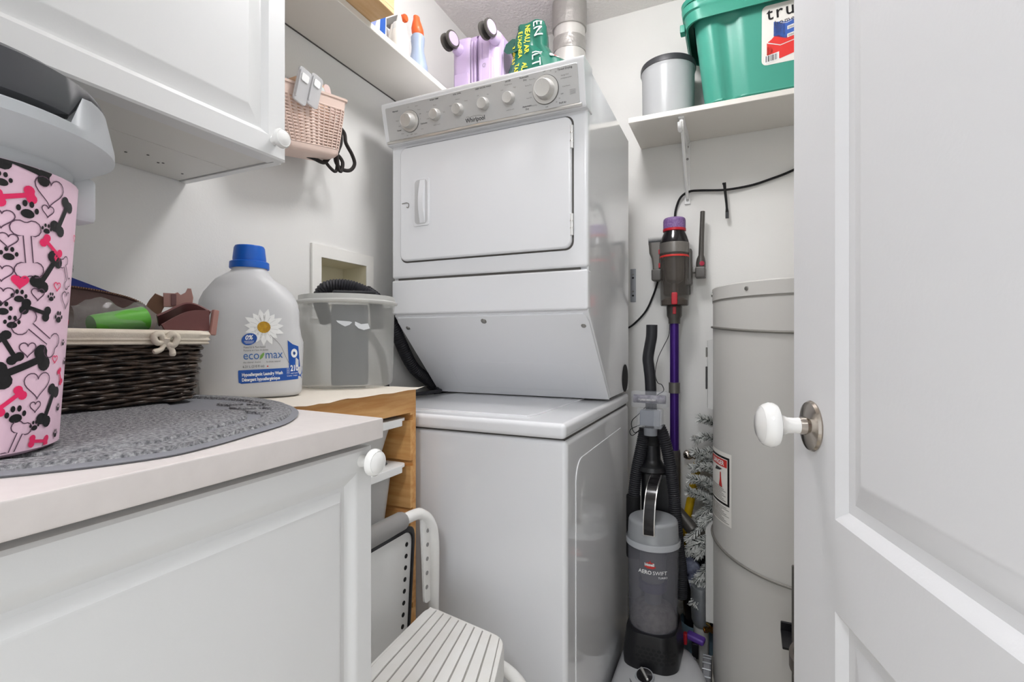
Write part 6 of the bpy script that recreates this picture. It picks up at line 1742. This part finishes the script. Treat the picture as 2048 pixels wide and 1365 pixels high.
# ================================================================= things squeezed between vacuum and heater
# flocked artificial tree
ft_ = thing('flocked_tree', 'small flocked artificial fir tree standing beside the water heater', 'tree', (-0.075, 1.865, 0.0))
TXc, TYc = -0.06, 1.885
MB().tube([(TXc, TYc, 0.0), (TXc, TYc, 0.95)], [0.012, 0.008], 10).build('trunk', mat('bark', '#4b4038', 0.9), ft_)
random.seed(11)
def fir(p0, p1, bendz, nl):
    p0, p1 = Vector(p0), Vector(p1)
    mid_ = (p0 + p1) / 2 + Vector((0, 0, bendz))
    P_ = resample(cat([p0, mid_, p1], 12), 0.0024)
    core = MB().tube(P_, [0.0035 + 0.0015 * math.sin(i) for i in range(len(P_))], 6)
    co_ = core.build('branch', 'needle', ft_)
    g, w = MB(), MB()
    for i, p in enumerate(P_):
        t = (P_[min(i + 1, len(P_) - 1)] - P_[max(i - 1, 0)]).normalized()
        for k in range(nl):
            a = random.random() * 2 * PI
            s_ = t.orthogonal().normalized()
            s_ = Matrix.Rotation(a, 3, t) @ s_
            L_ = 0.019 + 0.008 * random.random()
            d = (s_ + t * (0.75 + 0.5 * random.random())).normalized()
            q = p + d * L_
            wv_ = d.cross(s_).normalized()
            if wv_.length < 0.1:
                wv_ = d.orthogonal()
            white = (random.random() < 0.72)
            th = 0.0014 if white else 0.0007
            tgt = w if white else g
            n_ = d.cross(wv_).normalized()
            tgt.add([p + wv_ * th, p - wv_ * th * 0.5 + n_ * th, p - wv_ * th * 0.5 - n_ * th, q + wv_ * th * .6, q - wv_ * th * 0.4 + n_ * th * .6, q - wv_ * th * 0.4 - n_ * th * .6], [(0, 1, 4, 3), (1, 2, 5, 4), (2, 0, 3, 5), (3, 4, 5)])
    go_ = g.build('needles', 'needle', co_, smooth=0, recalc=False)
    go_['kind'] = 'stuff'
    wo_ = w.build('flocked_tips', 'flock', co_, smooth=0, recalc=False)
    wo_['kind'] = 'stuff'
BR_ = [((-0.06, 1.9, 0.638), (-0.115, 1.87, 0.63), 0.006), ((-0.06, 1.9, 0.567), (-0.111, 1.86, 0.559), 0.006), ((-0.061, 1.85, 0.441), (-0.134, 1.8, 0.417), 0.008), ((-0.065, 1.9, 0.771), (-0.111, 1.86, 0.795), 0.004), ((-0.061, 1.9, 0.718), (-0.127, 1.86, 0.72), 0.01), ((-0.056, 1.9, 0.674), (-0.122, 1.85, 0.66), 0.01), ((-0.056, 1.89, 0.623), (-0.129, 1.84, 0.679), 0.008), ((-0.056, 1.87, 0.61), (-0.134, 1.82, 0.626), 0.012), ((-0.055, 1.85, 0.546), (-0.139, 1.8, 0.595), 0.012), ((-0.058, 1.85, 0.493), (-0.143, 1.8, 0.548), 0.01), ((-0.056, 1.87, 0.496), (-0.115, 1.82, 0.46), 0.006), ((-0.057, 1.81, 0.48), (-0.149, 1.76, 0.395), 0.01), ((-0.061, 1.79, 0.41), (-0.157, 1.74, 0.358), 0.01), ((-0.061, 1.79, 0.385), (-0.114, 1.74, 0.362), 0.006), ((-0.062, 1.79, 0.334), (-0.119, 1.74, 0.27), 0.004), ((-0.068, 1.77, 0.292), (-0.121, 1.72, 0.208), 0.006), ((-0.06, 1.9, 0.504), (-0.106, 1.86, 0.528), 0.004), ((-0.064, 1.87, 0.407), (-0.115, 1.82, 0.434), 0.004)]
for p0, p1, bz in BR_:
    fir(p0, p1, bz, 9)

yp = thing('yellow_pole', 'yellow broom pole leaning behind the flocked tree', 'pole', (-0.18, 1.86, 0.0))
MB().tube([(-0.235, 1.843, 0.0), (-0.119, 1.885, 0.653)], 0.0145, 14).build('pole', 'yellow', yp)
MB().tube([(-0.119, 1.885, 0.653), (-0.1165, 1.886, 0.668)], 0.011, 12).build('pole_cap', 'gun', yp)
tag(MB().start().lathe([(0, 0), (0.006, 0.0), (0.007, 0.003), (0.007, 0.010), (0.015, 0.017), (0.018, 0.028), (0.015, 0.038), (0.007, 0.043), (0, 0.044)], n=28).xf(Matrix.Translation((-0.128, 1.86, 0.657)) @ Matrix.Rotation(math.radians(-75), 4, 'Y')).build('silver_bauble', 'nickel', base=(-0.15, 1.86, 0.65)), 'shiny silver bauble hanging at the flocked tree', 'bauble')
tag(MB().start().lathe([(0, 0), (0.020, 0), (0.022, 0.008), (0.022, 0.075), (0.020, 0.085), (0, 0.085)], n=28).xf(at((-0.190, 1.805, 0.478), (0.075, -0.04, -0.062))).build('grey_tube', 'gun', base=(-0.15, 1.78, 0.42)), 'grey metallic tube lying across behind the upright vacuum', 'tube')
def sack_ring(z, r, k):
    return [(-0.116 + r * math.cos(a) * (1 + 0.12 * noise.noise(Vector((math.cos(a) * 2, math.sin(a) * 2, z * 22 + k)))), 1.838 + r * 0.8 * math.sin(a) * (1 + 0.12 * noise.noise(Vector((math.cos(a) * 2, math.sin(a) * 2, z * 22 + k + 3)))), z + 0.008 * noise.noise(Vector((math.cos(a) * 3, math.sin(a) * 3, z * 9)))) for a in [2 * PI * i / 28 for i in range(28)]]
tag(MB().loft([sack_ring(z, r, 0) for z, r in ((0.008, 0.040), (0.03, 0.046), (0.10, 0.050), (0.15, 0.056), (0.185, 0.052), (0.21, 0.057), (0.25, 0.054), (0.28, 0.056), (0.31, 0.050), (0.335, 0.052), (0.36, 0.038))]).build('black_sack', 'binbag', smooth=50, base=(-0.15, 1.80, 0.09)), 'black creased plastic sack standing in the blue grey basin', 'sack')
tag(MB().lathe([(0, 0.0), (0.066, 0.0), (0.070, 0.004), (0.074, 0.090), (0.0725, 0.092), (0.068, 0.006), (0, 0.005)], (-0.116, 1.838, 0.001), 40, 0.86, 0.85).build('basin', 'basin', base=(-0.15, 1.80, 0.0)), 'low blue grey basin under the black sack', 'basin')
tag(MB().start().prism(roundpoly([(-0.024, 0.0), (0.024, 0.004), (0.03, 0.10), (0.004, 0.145), (-0.014, 0.14), (-0.022, 0.08)], 0.01), 'y', -0.010, 0.010, bev=0.004).xf(Matrix.Translation((-0.107, 1.765, 0.215)) @ Matrix.Rotation(math.radians(-18), 4, 'Y')).build('wrapped_packet', mat('navy_film', '#22263c', 0.15, col2='#8f95ad', nscale=30), base=(-0.107, 1.765, 0.21)), 'dark blue foil packet between the black sack and the heater', 'packet')
tag(MB().lathe([(0, 0), (0.030, 0.002), (0.040, 0.02), (0.043, 0.06), (0.043, 0.12), (0.04, 0.13), (0, 0.13)], (-0.103, 1.738, 0.13), 32, 0.75, 0.75).build('galvanised_can', 'galv', base=(-0.103, 1.738, 0.13)), 'dull galvanised can behind the lower cover of the heater', 'can')
tag(MB().lathe([(0, 0), (0.034, 0), (0.034, 0.128), (0, 0.128)], (-0.103, 1.738, 0.001), 24, 0.7, 0.7).build('added_can_stand', 'tankpanel', base=(-0.103, 1.738, 0)), 'round grey stand added as a support under the galvanised can', 'stand')  # support added to hold the can off the floor

# dustpan and bucket at the foot of the heater by the door
dpn = thing('dustpan', 'black dustpan with an upright handle beside the door edge', 'dustpan', (0.125, 1.30, 0.0))
MB().rbox(0.118, 0.130, 1.288, 1.302, 0.0, 0.555, 0.003).build('handle', 'gun', dpn)
MB().start().rbox(-0.008, 0.11, -0.02, 0.04, 0.0, 0.008, 0.002).rbox(-0.008, 0.11, 0.034, 0.04, 0.0, 0.03, 0.002).xf(Matrix.Translation((0.108, 1.33, 0.352)) @ Matrix.Rotation(math.radians(12), 4, 'X')).build('pan', 'black', dpn)
tag(MB().lathe([(0, 0), (0.055, 0), (0.060, 0.005), (0.084, 0.375), (0.091, 0.378), (0.091, 0.405), (0.083, 0.405), (0.058, 0.01), (0, 0.006)], (0.195, 1.20, 0.001), 40).build('brown_bucket', mat('taupe_plastic', '#5d5751', 0.4), base=(0.195, 1.20, 0)), 'dark taupe bucket half hidden by the door', 'bucket')
